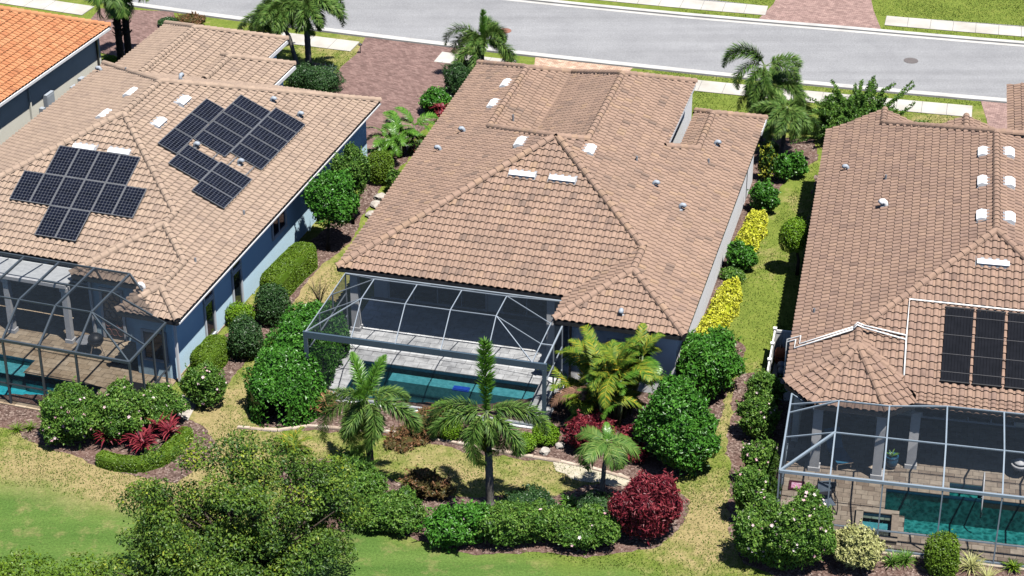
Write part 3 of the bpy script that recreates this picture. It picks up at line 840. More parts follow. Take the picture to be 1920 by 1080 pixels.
def stub_pipe(h, x, y, z):
    mb = MB(); mb.lathe([(.05, -.05), (.05, .28), (.035, .28), (.035, .2)], n=8)
    o = mb.build('vent_pipe', MAT['lead'], h); o.location = (x, y, z)

def window(h, p, q, z0, z1, nrm, mull=0, name='window'):
    """window in the vertical wall from plan point p to q, nrm = outward plan normal"""
    p, q, n = Vector((*p, 0)), Vector((*q, 0)), Vector((*nrm, 0)); t = (q-p).normalized()
    root = empty(name, p); root.parent = h
    pane = MB(); a, b = Vector((0,0,z0)) + n*.012, (q-p) + Vector((0,0,z0)) + n*.012
    hgt = Vector((0,0,z1-z0)); pane.add([a, b, b+hgt, a+hgt, a-n*.1, b-n*.1, b+hgt-n*.1, a+hgt-n*.1], [[0,1,2,3],[7,6,5,4],[0,4,5,1],[1,5,6,2],[2,6,7,3],[3,7,4,0]])
    pane.build('pane', MAT['glass'], root)
    fr = MB(); w = .09; z = Vector((0,0,1))
    A, B = n*.02, (q-p) + n*.02
    for u, v in ((A+z*(z0-w/2), B+z*(z0-w/2)), (A+z*(z1+w/2), B+z*(z1+w/2))): fr.bar(u - t*w, v + t*w, .12, w)
    for u in (A - t*w/2, B + t*w/2): fr.bar(u+z*z0, u+z*z1, w, .12)
    for i in range(mull): 
        u = A.lerp(B, (i+1)/(mull+1)); fr.bar(u+z*z0, u+z*z1, .05, .06)
    fr.build('window_frame', MAT['frame'], root)
    return root
# ================================================================== middle house
def zL(x, x0=0.0): return HE + S*(x-x0)
def walls(h, poly, mat, z1=HE-0.14, z0=-0.3):
    """one wall part per side of the footprint"""
    n = len(poly); cxp = sum(p[0] for p in poly)/n; cyp = sum(p[1] for p in poly)/n
    ar = sum(poly[i][0]*poly[(i+1) % n][1]-poly[(i+1) % n][0]*poly[i][1] for i in range(n))
    if ar < 0: poly = poly[::-1]
    for i in range(n):
        a, b = Vector((*poly[i], 0)), Vector((*poly[(i+1) % n], 0)); t = (b-a).normalized(); nn = Vector((-t.y, t.x, 0))
        mb = MB(); a2, b2 = a + t*0.003 , b - t*0.003
        mb.prism([a2.xy.to_tuple(), b2.xy.to_tuple(), (b2+nn*.2-t*.2).xy.to_tuple(), (a2+nn*.2+t*.2).xy.to_tuple()], z0, z1)
        mb.build('wall', MAT[mat], h)

def column(h, x, y, z1=HE-0.15, w=0.36, mat='white'):
    root = empty('column', (x, y, 0)); root.parent = h
    mb = MB(); mb.box(-w/2, w/2, -w/2, w/2, 0.02, z1); mb.build('shaft', MAT[mat], root)
    b = MB(); b.box(-w/2-.05, w/2+.05, -w/2-.05, w/2+.05, 0.02, .22); b.box(-w/2-.04, w/2+.04, -w/2-.04, w/2+.04, z1-.2, z1-.02); b.build('trim', MAT[mat], root)

H2 = house('house', '2', 'tan tiled house in the middle with a dark screened pool lanai')
R2 = Roof(H2, '2', 'tile', 2)
W = 15.33; A = W/2; rx = 12.645; vx, vz = 5.3, HE+0.75
R2.plane([(0,0,HE),(0,10,HE),(A,A,zL(A))], [[(0,0),(A,A),(3.44,11.89),(0,11.89)], [(0,11.89),(3.44,11.89),(3.44,19.04),(0,22.48)]])
R2.plane([(W,0,HE),(W,10,HE),(A,A,zL(A))], [[(W,-1.97),(W,2.685),(rx,2.685),(rx,.715)], [(W,2.685),(W,A),(A,A),(rx,2.685)], [(W,A),(W,13.1),(13.1,13.1),(A,A)],
         [(8.82,8.82),(11.8,11.8),(11.8,19.31),(8.82,16.33)], [(13.1,13.1),(W,13.1),(W,19.43),(13.1,17.2)]])
R2.plane([(0,0,HE),(9,0,HE),(A,A,zL(A))], [[(0,0),(9.96,0),(rx,2.685),(A,A)]])
R2.plane([(9.96,-1,HE),(9.96,0,HE),(rx,1,zL(rx,9.96))], [[(9.96,-1.97),(rx,.715),(rx,2.685),(9.96,0)]])
R2.plane([(10,-1.97,HE),(15,-1.97,HE),(rx,.715,zL(rx,9.96))], [[(9.96,-1.97),(W,-1.97),(rx,.715)]])
zr1, zr2, zr3 = zL(3.44), HE+S*(W-8.82), HE+S*(W-13.1)
R2.plane([(A,A,zL(A)),(3.44,11.89,zr1),(8.82,8.82,zr2)], [[(A,A),(8.82,8.82),(vx,13.7),(3.44,11.89)]])
R2.plane([(3.44,12,zr1),(3.44,19,zr1),(vx,15,zr1-S*(vx-3.44))], [[(3.44,11.89),(vx,13.7),(vx,20.9),(3.44,19.04)]])
vzz = zr1-S*(vx-3.44)
R2.plane([(8.82,9,zr2),(8.82,16,zr2),(vx,15,vzz)], [[(vx,13.7),(8.82,8.82),(8.82,16.33),(vx,20.88)]])
R2.plane([(3.44,19.04,zr1),(0,22.48,HE),(6.88,22.48,HE)], [[(0,22.48),(3.44,19.04),(6.88,22.48)]])
R2.plane([(8.82,16.33,zr2),(vx,20.88,vzz),(11.8,19.31,HE+S*(W-11.8))], [[(8.82,16.33),(11.8,19.31),(vx,20.88)]], tiles=False)
R2.plane([(13.1,13.1,zr3),(13.1,17.2,zr3),(12.1,15,zr3-S*1.0)], [[(13.1,13.1),(13.1,17.2),(12.15,18.15),(12.15,14.05)]])
R2.plane([(13.1,17.2,zr3),(W,19.43,HE),(10.87,19.43,HE)], [[(13.1,17.2),(W,19.43),(11.9,19.43),(11.9,18.4)]], tiles=False)
P3 = lambda x, y, z: (x, y, z)
for a, b in [((0,0,HE),(A-.12,A-.1,zL(A))), ((W,-1.97,HE),(rx,.715,zL(rx,9.96))), ((9.96,-1.97,HE),(rx,.715,zL(rx,9.96))), ((rx,.715,zL(rx,9.96)),(rx,2.685,zL(rx,9.96))), ((rx,2.685,zL(rx,9.96)),(A+.12,A-.1,zL(A))),
             ((3.44,11.89,zr1),(A,A,zL(A))), ((8.82,8.82,zr2),(A,A,zL(A))), ((3.44,11.89,zr1),(3.44,19.04,zr1)), ((8.82,8.82,zr2),(8.82,16.33,zr2)), ((0,22.48,HE),(3.44,19.04,zr1)), ((vx,20.9,vzz),(3.44,19.04,zr1)),
             ((vx,20.88,vzz),(8.82,16.33,zr2)), ((11.8,19.31,HE+S*(W-11.8)),(8.82,16.33,zr2)), ((13.1,13.1,zr3),(11.8,11.8,HE+S*(W-11.8))), ((13.1,13.1,zr3),(13.1,17.2,zr3)), ((W,19.43,HE),(13.1,17.2,zr3)), ((12.15,18.15,zr3-S*.95),(13.1,17.2,zr3))]:
    R2.ridge(a, b)
R2.finish()
walls(H2, [(.45,3.3),(10.45,3.3),(10.45,-1.5),(14.95,-1.5),(14.95,18.9),(13.2,18.9),(13.2,14.2),(11.3,14.2),(11.3,21.8),(.45,21.8)], 'stucco')
fascia(H2, [(0,0),(9.96,0),(9.96,-1.97),(W,-1.97)], 'bronze')
fascia(H2, [(W,-1.97),(W,19.43)], 'bronze', 0.07, 0.13)
fascia(H2, [(0,0),(0,22.48)], 'bronze')
fascia(H2, [(11.83,12.1),(11.83,19.2)], 'white', 0.10, 0.16, HE+S*(W-11.83)+0.02)
fascia(H2, [(W+.04,17.8),(W+.04,19.5)], 'white', 0.09, 0.2, HE+.06)
mb = MB(); mb.prism([(11.86,12.3),(13.1,13.5),(13.1,18.5),(11.86,18.5)], 0.02, 0.06); mb.build('entry_floor', MAT['white'], H2)
mb = MB(); mb.box(0.05, 9.9, 0.05, 3.3, HE-.20, HE-.165); mb.build('lanai_ceiling', MAT['stucco'], H2)
for x, y in ((0.62, 0.35), (9.3, 0.3)): column(H2, x, y, w=.34)
window(H2, (1.2,3.3), (5.6,3.3), 0.1, 2.4, (0,-1), 3, 'sliding_door'); window(H2, (6.4,3.3), (9.6,3.3), 0.1, 2.4, (0,-1), 2, 'sliding_door')
window(H2, (12.2,-1.5), (13.9,-1.5), 0.9, 2.3, (0,-1), 1)
mb = MB(); mb.bar((10.55,-1.58,0.1),(10.55,-1.58,3.0),.09); mb.build('downspout', MAT['bronze'], H2)
mb = MB(); mb.bar((14.93,16.8,0.1),(14.93,16.8,3.05),.09); mb.build('downspout', MAT['bronze'], H2)
for x, y in ((2.83,17.37),(2.86,14.88),(5.93,8.23)): off_vent(H2, x, y, zL(x), (1,0))
off_vent(H2, 9.09, 7.94, HE+S*(W-9.09), (-1,0))
for x, y in ((6.7,5.54),(8.49,5.53)): off_vent(H2, x, y, zL(y), (0,1), L=1.15, W=.36)
for x, y in ((2.13,12.21),(1.41,10.64)): goose_vent(H2, x, y, zL(x), (1,0))
for x, y in ((12.04,7.9),(13.38,7.2),(13.72,14.26)): goose_vent(H2, x, y, HE+S*(W-x), (-1,0))
goose_vent(H2, 12.61, -1.3, HE+S*.55, (0,1))
stub_pipe(H2, 13.75, 12.3, HE+S*(W-13.75)); stub_pipe(H2, 11.0, 9.2, HE+S*(W-11)); stub_pipe(H2, 4.2, 13.4, HE+1.35)

# ================================================================== house with the solar panels
H1 = house('house', '1', 'pale tan tiled house with black solar panels and a turquoise pool')
R1 = Roof(H1, '1', 'tile_pale', 1)
R1.skip = [(4.5,10.5,4.1,8.55),(9.66,13.54,8.0,17.35)]
W1 = 15.21; B = W1/2; YA, YR, YF = 10.79, 14.5, 22.7; zA = HE+S*B
R1.plane([(W1,0,HE),(W1,9,HE),(B,YA,zA)], [[(W1,0),(W1,3.56),(13.85,3.56),(13.85,1.36)], [(W1,3.56),(W1,5.2),(12.2,5.2),(13.85,3.56)], [(W1,5.2),(W1,6.2),(12.2,6.2),(12.2,5.2)],
         [(W1,6.2),(W1,YA),(B,YA),(12.2,6.2)], [(W1,YA),(W1,YF),(B,YR),(B,YA)]])
R1.plane([(0,5,HE),(0,9,HE),(B,YA,zA)], [[(0,3.19),(B,YA),(B,YR),(0,YF)]])
R1.plane([(0,3.19,HE),(9,3.19,HE),(B,YA,zA)], [[(0,3.19),(9.2,3.19),(12.2,6.2),(B,YA)]])
z1, z2 = HE+S*3.0, HE+S*1.36
R1.plane([(9.2,2,HE),(9.2,3,HE),(12.2,5.2,z1)], [[(9.2,2.2),(12.2,5.2),(12.2,6.2),(9.2,3.19)]])
R1.plane([(9.2,2.2,HE),(12,2.2,HE),(12.2,5.2,z1)], [[(9.2,2.2),(12.49,2.2),(13.85,3.56),(12.2,5.2)]])
R1.plane([(12.49,0,HE),(12.49,1,HE),(13.85,1.36,z2)], [[(12.49,0),(13.85,1.36),(13.85,3.56),(12.49,2.2)]])
R1.plane([(12.49,0,HE),(15,0,HE),(13.85,1.36,z2)], [[(12.49,0),(W1,0),(13.85,1.36)]])
R1.plane([(B,YR,zA),(0,YF,HE),(W1,YF,HE)], [[(B,YR),(W1,YF),(0,YF)]])
zg, zb = HE+1.6, HE+1.1; gx, bx_ = 4.15, 6.95
vxx = (zg+S*gx - (zb-S*bx_))/(2*S); vzv = zg - S*(vxx-gx)
R1.plane([(gx,20,zg),(gx,25,zg),(.63,22,zg-S*(gx-.63))], [[(.63,21.6),(gx,18.9),(gx,25.1),(.63,28.62)]])
R1.plane([(gx,20,zg),(gx,25,zg),(7.67,22,zg-S*(7.67-gx))], [[(gx,18.9),(vxx,20.9),(vxx,24.05),(gx,25.1)], [(vxx,24.05),(7.67,25.6),(7.67,28.62),(gx,25.1)]])
R1.plane([(bx_,20,zb),(bx_,25,zb),(vxx,22,vzv)], [[(vxx,20.9),(bx_,20.2),(bx_,23.2),(vxx,24.05)]])
R1.plane([(bx_,20,zb),(bx_,25,zb),(9.37,22,HE)], [[(bx_,20.2),(9.37,22.6),(9.37,25.62),(bx_,23.2)]])
R1.plane([(gx,25.1,zg),(.63,28.62,HE),(7.67,28.62,HE)], [[(gx,25.1),(7.67,28.62),(.63,28.62)]], tiles=False)
R1.plane([(bx_,23.2,zb),(9.37,25.62,HE),(4.5,25.62,HE)], [[(bx_,23.2),(9.37,25.62),(6.2,25.62),(vxx,24.05)]], tiles=False)
for a, b in [((0,3.19,HE),(B,YA,zA)), ((12.2,6.2,z1),(B,YA,zA)), ((B,YA,zA),(B,YR,zA)), ((0,YF,HE),(B,YR,zA)), ((W1,YF,HE),(B,YR,zA)), ((12.2,5.2,z1),(12.2,6.2,z1)), ((9.2,2.2,HE),(12.2,5.2,z1)), ((13.85,3.56,z2),(12.2,5.2,z1)),
             ((13.85,1.36,z2),(13.85,3.56,z2)), ((12.49,0,HE),(13.85,1.36,z2)), ((W1,0,HE),(13.85,1.36,z2)), ((gx,18.9,zg),(gx,25.1,zg)), ((.63,28.62,HE),(gx,25.1,zg)), ((7.67,28.62,HE),(gx,25.1,zg)),
             ((bx_,20.2,zb),(bx_,23.2,zb)), ((9.37,25.62,HE),(bx_,23.2,zb)), ((vxx,24.05,vzv),(bx_,23.2,zb))]:
    R1.ridge(a, b)
R1.finish()
walls(H1, [(.45,6.6),(9.65,6.6),(9.65,2.65),(12.94,2.65),(12.94,.45),(14.66,.45),(14.66,22.2),(.45,22.2)], 'stucco_shade_tint')
walls(H1, [(1.1,22.25),(8.9,22.25),(8.9,25.2),(7.2,25.2),(7.2,28.2),(1.1,28.2)], 'stucco_shade_tint')
fascia(H1, [(W1,0),(W1,YF)], 'bronze', .07, .15); fascia(H1, [(0,3.19),(9.2,3.19)], 'bronze'); fascia(H1, [(9.2,2.2),(12.49,2.2)], 'bronze'); fascia(H1, [(12.49,0),(W1,0)], 'bronze')
fascia(H1, [(W1+.08,0),(W1+.08,YF)], 'white', .03, .07, HE+.0, 'gutter_trim'); fascia(H1, [(9.45,22.7),(9.45,25.6)], 'white', .06, .2); fascia(H1, [(7.72,25.7),(7.72,28.6)], 'white', .06, .2)
window(H1, (14.66,3.45), (14.66,4.25), .25, 1.9, (1,0)); window(H1, (14.66,3.45), (14.66,4.25), 2.12, 2.5, (1,0)); window(H1, (14.66,6.25), (14.66,7.05), .1, 1.9, (1,0)); window(H1, (14.66,6.25), (14.66,7.05), 2.12, 2.5, (1,0))
window(H1, (14.66,10.6), (14.66,12.0), 1.55, 2.5, (1,0), 1)
window(H1, (13.35,.45), (14.3,.45), .9, 2.2, (0,-1)); window(H1, (1.0,6.6), (5,6.6), .1, 2.4, (0,-1), 3, 'sliding_door'); window(H1, (5.4,6.6), (9.4,6.6), .1, 2.4, (0,-1), 3, 'sliding_door')
# door with a scrolled iron grille
dr = empty('door', (10.75, 2.65, 0)); dr.parent = H1
mb = MB(); mb.box(-.45,.45,-.05,.0,.1,2.35); mb.build('leaf', MAT['glass'], dr)
mb = MB()
for sx in (-.5,.5): mb.box(sx-.06,sx+.06,-.08,.0,.08,2.5)
mb.box(-.56,.56,-.08,0,2.4,2.55); mb.build('door_frame', MAT['white'], dr)
gm = MB()
for i in range(5):
    for j in range(3):
        c = Vector((-.28+.28*j, -.07, .4+.43*i)); gm.tube([c+Vector((.13*math.cos(q), 0, .17*math.sin(q))) for q in np.linspace(0, 2*math.pi, 9)], .016, 5)
gm.build('iron_grille', MAT['iron_rust'], dr)
for x, y in ((9.85,2.5),(14.9,.3)): 
    mb = MB(); mb.bar((x,y,.1),(x,y,3.0),.1); mb.build('downspout', MAT['white'], H1)
# white pan roof over the lanai front, with its beam
mb = MB(); mb.box(2.0, 9.15, 1.75, 3.1, HE-.34, HE-.28)
mb.build('lanai_pan_roof', MAT['panroof'], H1)
mb = MB(); mb.box(2.0, 9.15, 1.62, 1.74, HE-.42, HE-.26); mb.build('lanai_gutter', MAT['white'], H1)
for x in (3.2, 6.2, 9.0): column(H1, x, 1.85, HE-.44, .25)
for x, y in ((6.29,14.02),(6.21,11.52)): off_vent(H1, x, y, zL(x), (1,0))
for x, y in ((8.94,13.94),(8.94,11.42)): off_vent(H1, x, y, HE+S*(W1-x), (-1,0))
for x, y in ((6.65,8.75),(8.37,8.78)): off_vent(H1, x, y, HE+S*(y-3.19), (0,1), L=1.05, W=.36)
goose_vent(H1, .68, 21.1, zL(.68), (1,0)); goose_vent(H1, 7.9, 15.9, HE+S*6.6, (0,-1))
for x, y in ((11.69,17.71),(13.03,17.76),(10.78,11.25),(12.63,11.83)): goose_vent(H1, x, y, HE+S*(W1-x), (-1,0))
goose_vent(H1, 12.95, 1.55, HE+.25, (1,0), 'white')
stub_pipe(H1, 3.3, 19.0, zL(3.3)); stub_pipe(H1, 14.2, 3.9, HE+S*1.0); stub_pipe(H1, 14.3, 8.6, HE+S*.9)

# ================================================================== house on the right
H3 = house('house', '3', 'rosy tan tiled house with a faceted turret roof and black pool heater mats')
R3 = Roof(H3, '3', 'tile_rose', 3)
R3.skip = [(5.8,12,.6,3.9)]
W3 = 15.26; C = 7.6; tz = zL(2.57)
T_, T2 = (2.59,1.41,tz), (2.57,2.57,tz); V0, V1, V2, V3_ = (0,0,HE), (1.11,-1.33,HE), (3.95,-1.41,HE), (4.97,-.50,HE); E_ = (4.33,.62,HE+S*.62)
z7 = zL(2.63)
R3.plane([(0,0,HE),(0,9,HE),(C,C,zL(C))], [[(0,0),(2.59,1.41),(2.57,2.57),(0,2.57)], [(0,2.57),(2.57,2.57),(C,C),(0,C)], [(0,C),(C,C),(C,17.07),(2.63,22.0),(0,22.0)], [(0,22.0),(2.63,22.0),(2.63,23.55),(0,23.3)]])
R3.plane([(W3,0,HE),(W3,9,HE),(C,C,zL(C))], [[(W3,0),(W3,22.5),(C,17.07),(C,C)]])
R3.plane([(0,0,HE),(9,0,HE),(C,C,zL(C))], [[(4.97,0),(W3,0),(C,C),(2.57,2.57),(4.33,.62)], [(4.97,-.5),(W3,-.5),(W3,0),(4.97,0)]])
R3.plane([V0, V1, T_], [[V0[:2], V1[:2], T_[:2]]])
R3.plane([V1, V2, T_], [[V1[:2], V2[:2], T_[:2]]])
R3.plane([V2, V3_, T_], [[V2[:2], V3_[:2], (4.45,.30), T_[:2]]])
R3.plane([T_, T2, E_], [[T_[:2], E_[:2], T2[:2]]])
R3.plane([(C,17.07,zL(C)),(0,24.7,HE),(W3,24.7,HE)], [[(2.63,22.0),(C,17.07),(W3-.5,24.1),(6.0,24.1)]], tiles=False)
R3.plane([(2.63,22,z7),(2.63,23,z7),(5.2,22.5,HE)], [[(2.63,21.7),(2.63,23.55),(4.6,23.75),(4.6,22.6)]])
zq = HE+2.45
R3.plane([(6.36,18,zq),(6.36,20,zq),(4.5,19,zq-S*1.86)], [[(6.36,18.3),(6.36,20.75),(4.6,20.55),(4.6,20.2)]])
R3.plane([(6.36,18,zq),(6.36,20,zq),(8.4,19,zq-S*2.04)], [[(6.36,18.3),(6.36,20.75),(8.6,20.95),(8.6,17.9)]])
zw = HE+2.7
R3.plane([(11.6,18,zw),(11.6,26,zw),(8.3,22,zw-S*3.3)], [[(8.4,18.9),(11.6,16.5),(11.6,25.5),(8.4,27.5)]])
for a, b in [(V0,T_), (V1,T_), (V2,T_), (E_,T_), (T_,T2), (T2,(C,C,zL(C))), ((C,C,zL(C)),(C,17.07,zL(C))), ((W3,0,HE),(C,C,zL(C))), ((2.63,22.0,z7),(C,17.07,zL(C))), ((W3,22.5,HE+.9),(C,17.07,zL(C))), ((2.63,21.9,z7),(2.63,23.6,z7)), ((6.36,18.3,zq),(6.36,20.8,zq)), ((11.6,16.5,zw),(11.6,25.5,zw))]:
    R3.ridge(a, b)
R3.finish()
walls(H3, [(.45,3.6),(14.8,3.6),(14.8,21.9),(.45,21.9)], 'stucco_cream')
walls(H3, [(.35,.75),(.6,.75),(.6,3.58),(.35,3.58)], 'stucco_cream')
fascia(H3, [(0,0),(0,23.3)], 'bronze'); fascia(H3, [(0,0),(1.11,-1.33),(3.95,-1.41),(4.97,-.5),(W3,-.5)], 'bronze')
fascia(H3, [(2.6,23.62),(0,23.37)], 'white', .05, .12, HE+.12); 
mb = MB(); mb.prism([(.1,.1),(1.15,-1.25),(3.92,-1.32),(4.93,-.4),(15,-.4),(15,3.6),(.1,3.6)], HE-.20, HE-.165); mb.build('lanai_ceiling', MAT['stucco'], H3)
for x, y in ((1.38,-.98),(3.78,-1.05),(5.05,-.08),(9.9,-.05)): column(H3, x, y, w=.36)
window(H3, (1.2,3.6), (4.4,3.6), .1, 2.4, (0,-1), 2, 'sliding_door'); window(H3, (5.4,3.6), (9.0,3.6), .1, 2.4, (0,-1), 3, 'sliding_door')
for x, y in ((7.1,15.24),(7.1,12.35),(7.08,9.16)): off_vent(H3, x, y, zL(x), (1,0), L=.8)
for x, y in ((8.12,15.36),(8.12,12.41),(8.1,9.11)): off_vent(H3, x, y, HE+S*(W3-x), (-1,0), L=.8)
off_vent(H3, 7.54, 6.06, zL(6.06), (0,1), L=1.25, W=.34)
goose_vent(H3, 1.26, 17.87, zL(1.26), (1,0)); goose_vent(H3, 3.11, 12.92, zL(3.11), (1,0), 'white', .12)
stub_pipe(H3, 3.0, 15.6, zL(3.0)); stub_pipe(H3, .7, 4.9, zL(.7))

# ================================================================== orange roofed house at the edge
e0, e1 = G(0, 192, HE), G(205, 49, HE); d0 = (e1-e0).normalized()
FR['0'] = ((e0.x - d0.x*0, e0.y), -math.atan2(d0.x, d0.y))      # local y runs along the eave, house lies at x<0
H0 = house('house', '0', 'house with a bright orange tile roof at the top left corner')
R0 = Roof(H0, '0', 'tile_orange', 4)
LE = (e1-e0).length
zo = HE+S*6.5
R0.plane([(0,0,HE),(0,5,HE),(-6.5,0,zo)], [[(0,-9),(0,LE),(-6.5,LE-6.2),(-6.5,-9)]])
R0.plane([(-6.5,0,zo),(-6.5,5,zo),(-13,0,HE)], [[(-6.5,-9),(-6.5,LE-6.2),(-13,LE),(-13,-9)]], tiles=False)
R0.plane([(0,LE,HE),(-13,LE,HE),(-6.5,LE-6.2,zo)], [[(0,LE),(-13,LE),(-6.5,LE-6.2)]], tiles=False)
R0.ridge((0,LE,HE), (-6.5,LE-6.2,zo)); R0.ridge((-6.5,-9,zo), (-6.5,LE-6.2,zo))
R0.finish()
walls(H0, [(-.4,-9),(-.4,LE-.5),(-12.5,LE-.5),(-12.5,-9)], 'stucco_cream')
fascia(H0, [(.05,-9),(.05,LE)], 'white', .08, .14)
mb = MB(); mb.bar((-.33,LE-.9,0),(-.33,LE-.9,3.05),.09); mb.build('downspout', MAT['bronze'], H0)
mb = MB(); mb.bar((-.33,3.0,0),(-.33,3.0,3.05),.10); mb.build('downspout', MAT['stucco_cream'], H0)
window(H0, (-.4,-2.0), (-.4,-.6), .9, 2.4, (1,0), 1)
for y, w, hh, z in ((4.6,.7,1.0,.75),(3.9,.25,.7,.5),(2.9,.3,.45,.4),(7.0,.45,.55,.6),(7.8,.4,.55,.75)):
    mb = MB(); mb.box(-.39,-.15,y-w/2,y+w/2,z,z+hh); mb.box(-.149,-.135,y-w/2+.05,y+w/2-.05,z+.08,z+hh-.1); mb.bar((-.3,y,0),(-.3,y,z),.05)
    mb.build('utility_box', MAT['meter'], H0)
# ================================================================== solar panels
def roof_frame(k, x, y, z, up):
    """world matrix of a point on a roof plane: X along the contour, Y up the slope"""
    n = Vector((-up[0]*S, -up[1]*S, 1)).normalized(); V_ = Vector((up[0], up[1], S)).normalized(); U_ = V_.cross(n)
    m = Matrix.Identity(4)
    for i in range(3): m[i][0], m[i][1], m[i][2] = U_[i], V_[i], n[i]
    m.translation = Vector((x, y, z))
    (ox, oy), p = FR[k]
    return Matrix.Translation((ox, oy, 0)) @ Matrix.Rotation(p, 4, 'Z') @ m

PW, PH = 0.99, 1.65
def panel_meshes():
    out = []
    for land in (0, 1):
        w, h, nx, ny = (PW, PH, 6, 10) if not land else (PH, PW, 10, 6)
        fr = MB()
        for a in ((0, w, 0, .028), (0, w, h-.028, h), (0, .028, .028, h-.028), (w-.028, w, .028, h-.028)): fr.box(*a, -.02, .02)
        back = MB(); back.box(.028, w-.028, .028, h-.028, -.012, .008)
        ce = MB(); r = random.Random(land); cw, ch = (w-.07)/nx, (h-.07)/ny; g = .0075; cc = .022
        for i in range(nx):
            for j in range(ny):
                x0, x1, y0, y1 = .035+i*cw+g, .035+(i+1)*cw-g, .035+j*ch+g, .035+(j+1)*ch-g
                ce.add([(x0+cc,y0,.0125),(x1-cc,y0,.0125),(x1,y0+cc,.0125),(x1,y1-cc,.0125),(x1-cc,y1,.0125),(x0+cc,y1,.0125),(x0,y1-cc,.0125),(x0,y0+cc,.0125)], [list(range(8))], r.random())
        out.append([mesh_np('frame', fr.V, fr.F, MAT['panel_frame'], 0.5), mesh_np('backsheet', back.V, back.F, MAT['cellgrid'], 0.5), mesh_np('cells', ce.V, ce.F, MAT['cell'], np.array(ce.T))])
    return out
PM = panel_meshes()
def solar_array(k, frame, items, label):
    root = empty('solar_array'); root.matrix_world = frame; tag(root, label, 'solar panels')
    for u, v, land in items:
        fo = link(bpy.data.objects.new('solar_panel', PM[land][0]), root); fo.location = (u, v, .17)
        for me, nm in ((PM[land][1], 'backsheet'), (PM[land][2], 'cell_grid')):
            c = link(bpy.data.objects.new(nm, me), fo)
            if nm == 'cell_grid': c['kind'] = 'stuff'
    # rails that carry the panels
    vs_ = sorted({(round(v, 2), l) for u, v, l in items})
    for v, l in vs_:
        us = [u for u, vv, ll in items if round(vv, 2) == v and ll == l]; w, h = (PW, PH) if not l else (PH, PW)
        for f in (.22, .78):
            mb = MB(); mb.bar((min(us), v+h*f, .10), (max(us)+w, v+h*f, .10), .05, .09); mb.build('rail', MAT['panel_frame'], root)
K = math.hypot(1, S)
# rear array: rows of six, four and two around the middle
it = [(4.5+i*1.003, (5.58-3.19)*K, 0) for i in range(6)] + [(5.51+i*1.003, (7.09-3.19)*K, 0) for i in range(4)] + [(6.5+i*1.003, (4.07-3.19)*K, 0) for i in range(2)]
solar_array('1', roof_frame('1', 0, 3.19, HE, (0, 1)), it, 'cross-shaped block of twelve black solar panels on the roof plane above the screened pool')
# right slope: local u runs along +y here
fr_ = roof_frame('1', W1, 0, HE, (-1, 0))
sl = lambda x: (W1-x)*K
sgn = 1 if (fr_.to_3x3() @ Vector((1, 0, 0))).dot((L2W('1', W1, 1)-L2W('1', W1, 0))) > 0 else -1
def U(y, w): return y if sgn > 0 else -(y+w)
it = []
for i in range(5): it.append((U(11.58+i*1.03, PW), sl(12.02), 0))
for i in range(5): it.append((U(12.12+i*1.03, PW), sl(13.53), 0))
for i in range(3): it.append((U(9.90+i*1.70, PH), sl(10.49), 1))
for i in range(2): it.append((U(8.97+i*1.01, PW), sl(12.02), 0))
for i in range(3): it.append((U(8.09+i*1.01, PW), sl(13.53), 0))
solar_array('1', fr_, it, 'stepped block of black solar panels on the roof slope above the blue-shaded side wall')

# pool heater mats on the right house, with headers and feed pipes
def heater(x0, x1, y0, y1, lab):
    root = empty('pool_heater_mat'); root.matrix_world = roof_frame('3', 0, 0, HE, (0, 1)); tag(root, lab, 'pool heater', 'pool heater mats on the rosy roof')
    mb = MB(); n = 9; w = (x1-x0)/n
    for i in range(n): mb.box(x0+i*w+.004, x0+(i+1)*w-.004, y0*K, y1*K, .14, .17)
    mb.build('tube_mat', MAT['heater'], root)
    for v in (y0*K, y1*K):
        t = MB(); t.tube([(x0-.03, v, .16), (x1+.03, v, .16)], .035, 8); t.build('header_pipe', MAT['black'], root)
    for f in (.12, .36, .62, .88):
        t = MB(); t.bar((x0-.05, (y0+(y1-y0)*f)*K, .18), (x1+.05, (y0+(y1-y0)*f)*K, .18), .022, .012); t.build('strap', MAT['bronze'], root)
for i, x in enumerate((5.83, 7.03, 8.24, 9.45)):
    heater(x, x+1.08, .66, 3.84, ['black pool heater mat nearest the white pipe loop on the rosy roof', 'second black pool heater mat from the white pipe loop', 'third black pool heater mat from the white pipe loop', 'fourth black pool heater mat from the white pipe loop'][i])
pr = empty('feed_pipes', L2W('3', 0, 0)); pr.rotation_euler = (0, 0, FR['3'][1]); tag(pr, 'white plastic pipe loop crossing the rosy roof past the turret', 'pipes')
zr_ = lambda x, y: HE+S*y+.14
zl_ = lambda x, y: HE+S*x+.14
def pipe(pts, r=.034, n='pipe'):
    mb = MB(); mb.tube(pts, r, 8); mb.build(n, MAT['pvc'], pr, True)
pipe([(4.45,.68,zr_(0,.68)),(4.41,2.3,zr_(0,2.3)),(4.41,4.0,zr_(0,4.0)),(10.6,3.93,zr_(0,3.93))])
for dy in (0, .18):
    pipe([(2.75,2.38+dy,zr_(0,2.5)+.12),(4.4,2.22+dy,zr_(0,2.22+dy))]); pipe([(2.75,2.38+dy,zr_(0,2.5)+.12),(2.5,2.5+dy,zr_(0,2.5)+.15),(2.35,2.42+dy,zl_(2.35,0)+.05)])
pipe([(2.35,2.42,zl_(2.35,0)+.05),(.14,2.30,zl_(.14,0)),(.14,2.95,zl_(.14,0)),(-.2,3.0,zl_(-.2,0)),(-.22,3.0,.4)])
pipe([(2.35,2.60,zl_(2.35,0)+.05),(.32,2.52,zl_(.32,0)),(.32,3.15,zl_(.32,0)),(-.2,3.2,zl_(-.2,0)),(-.22,3.2,.4)])

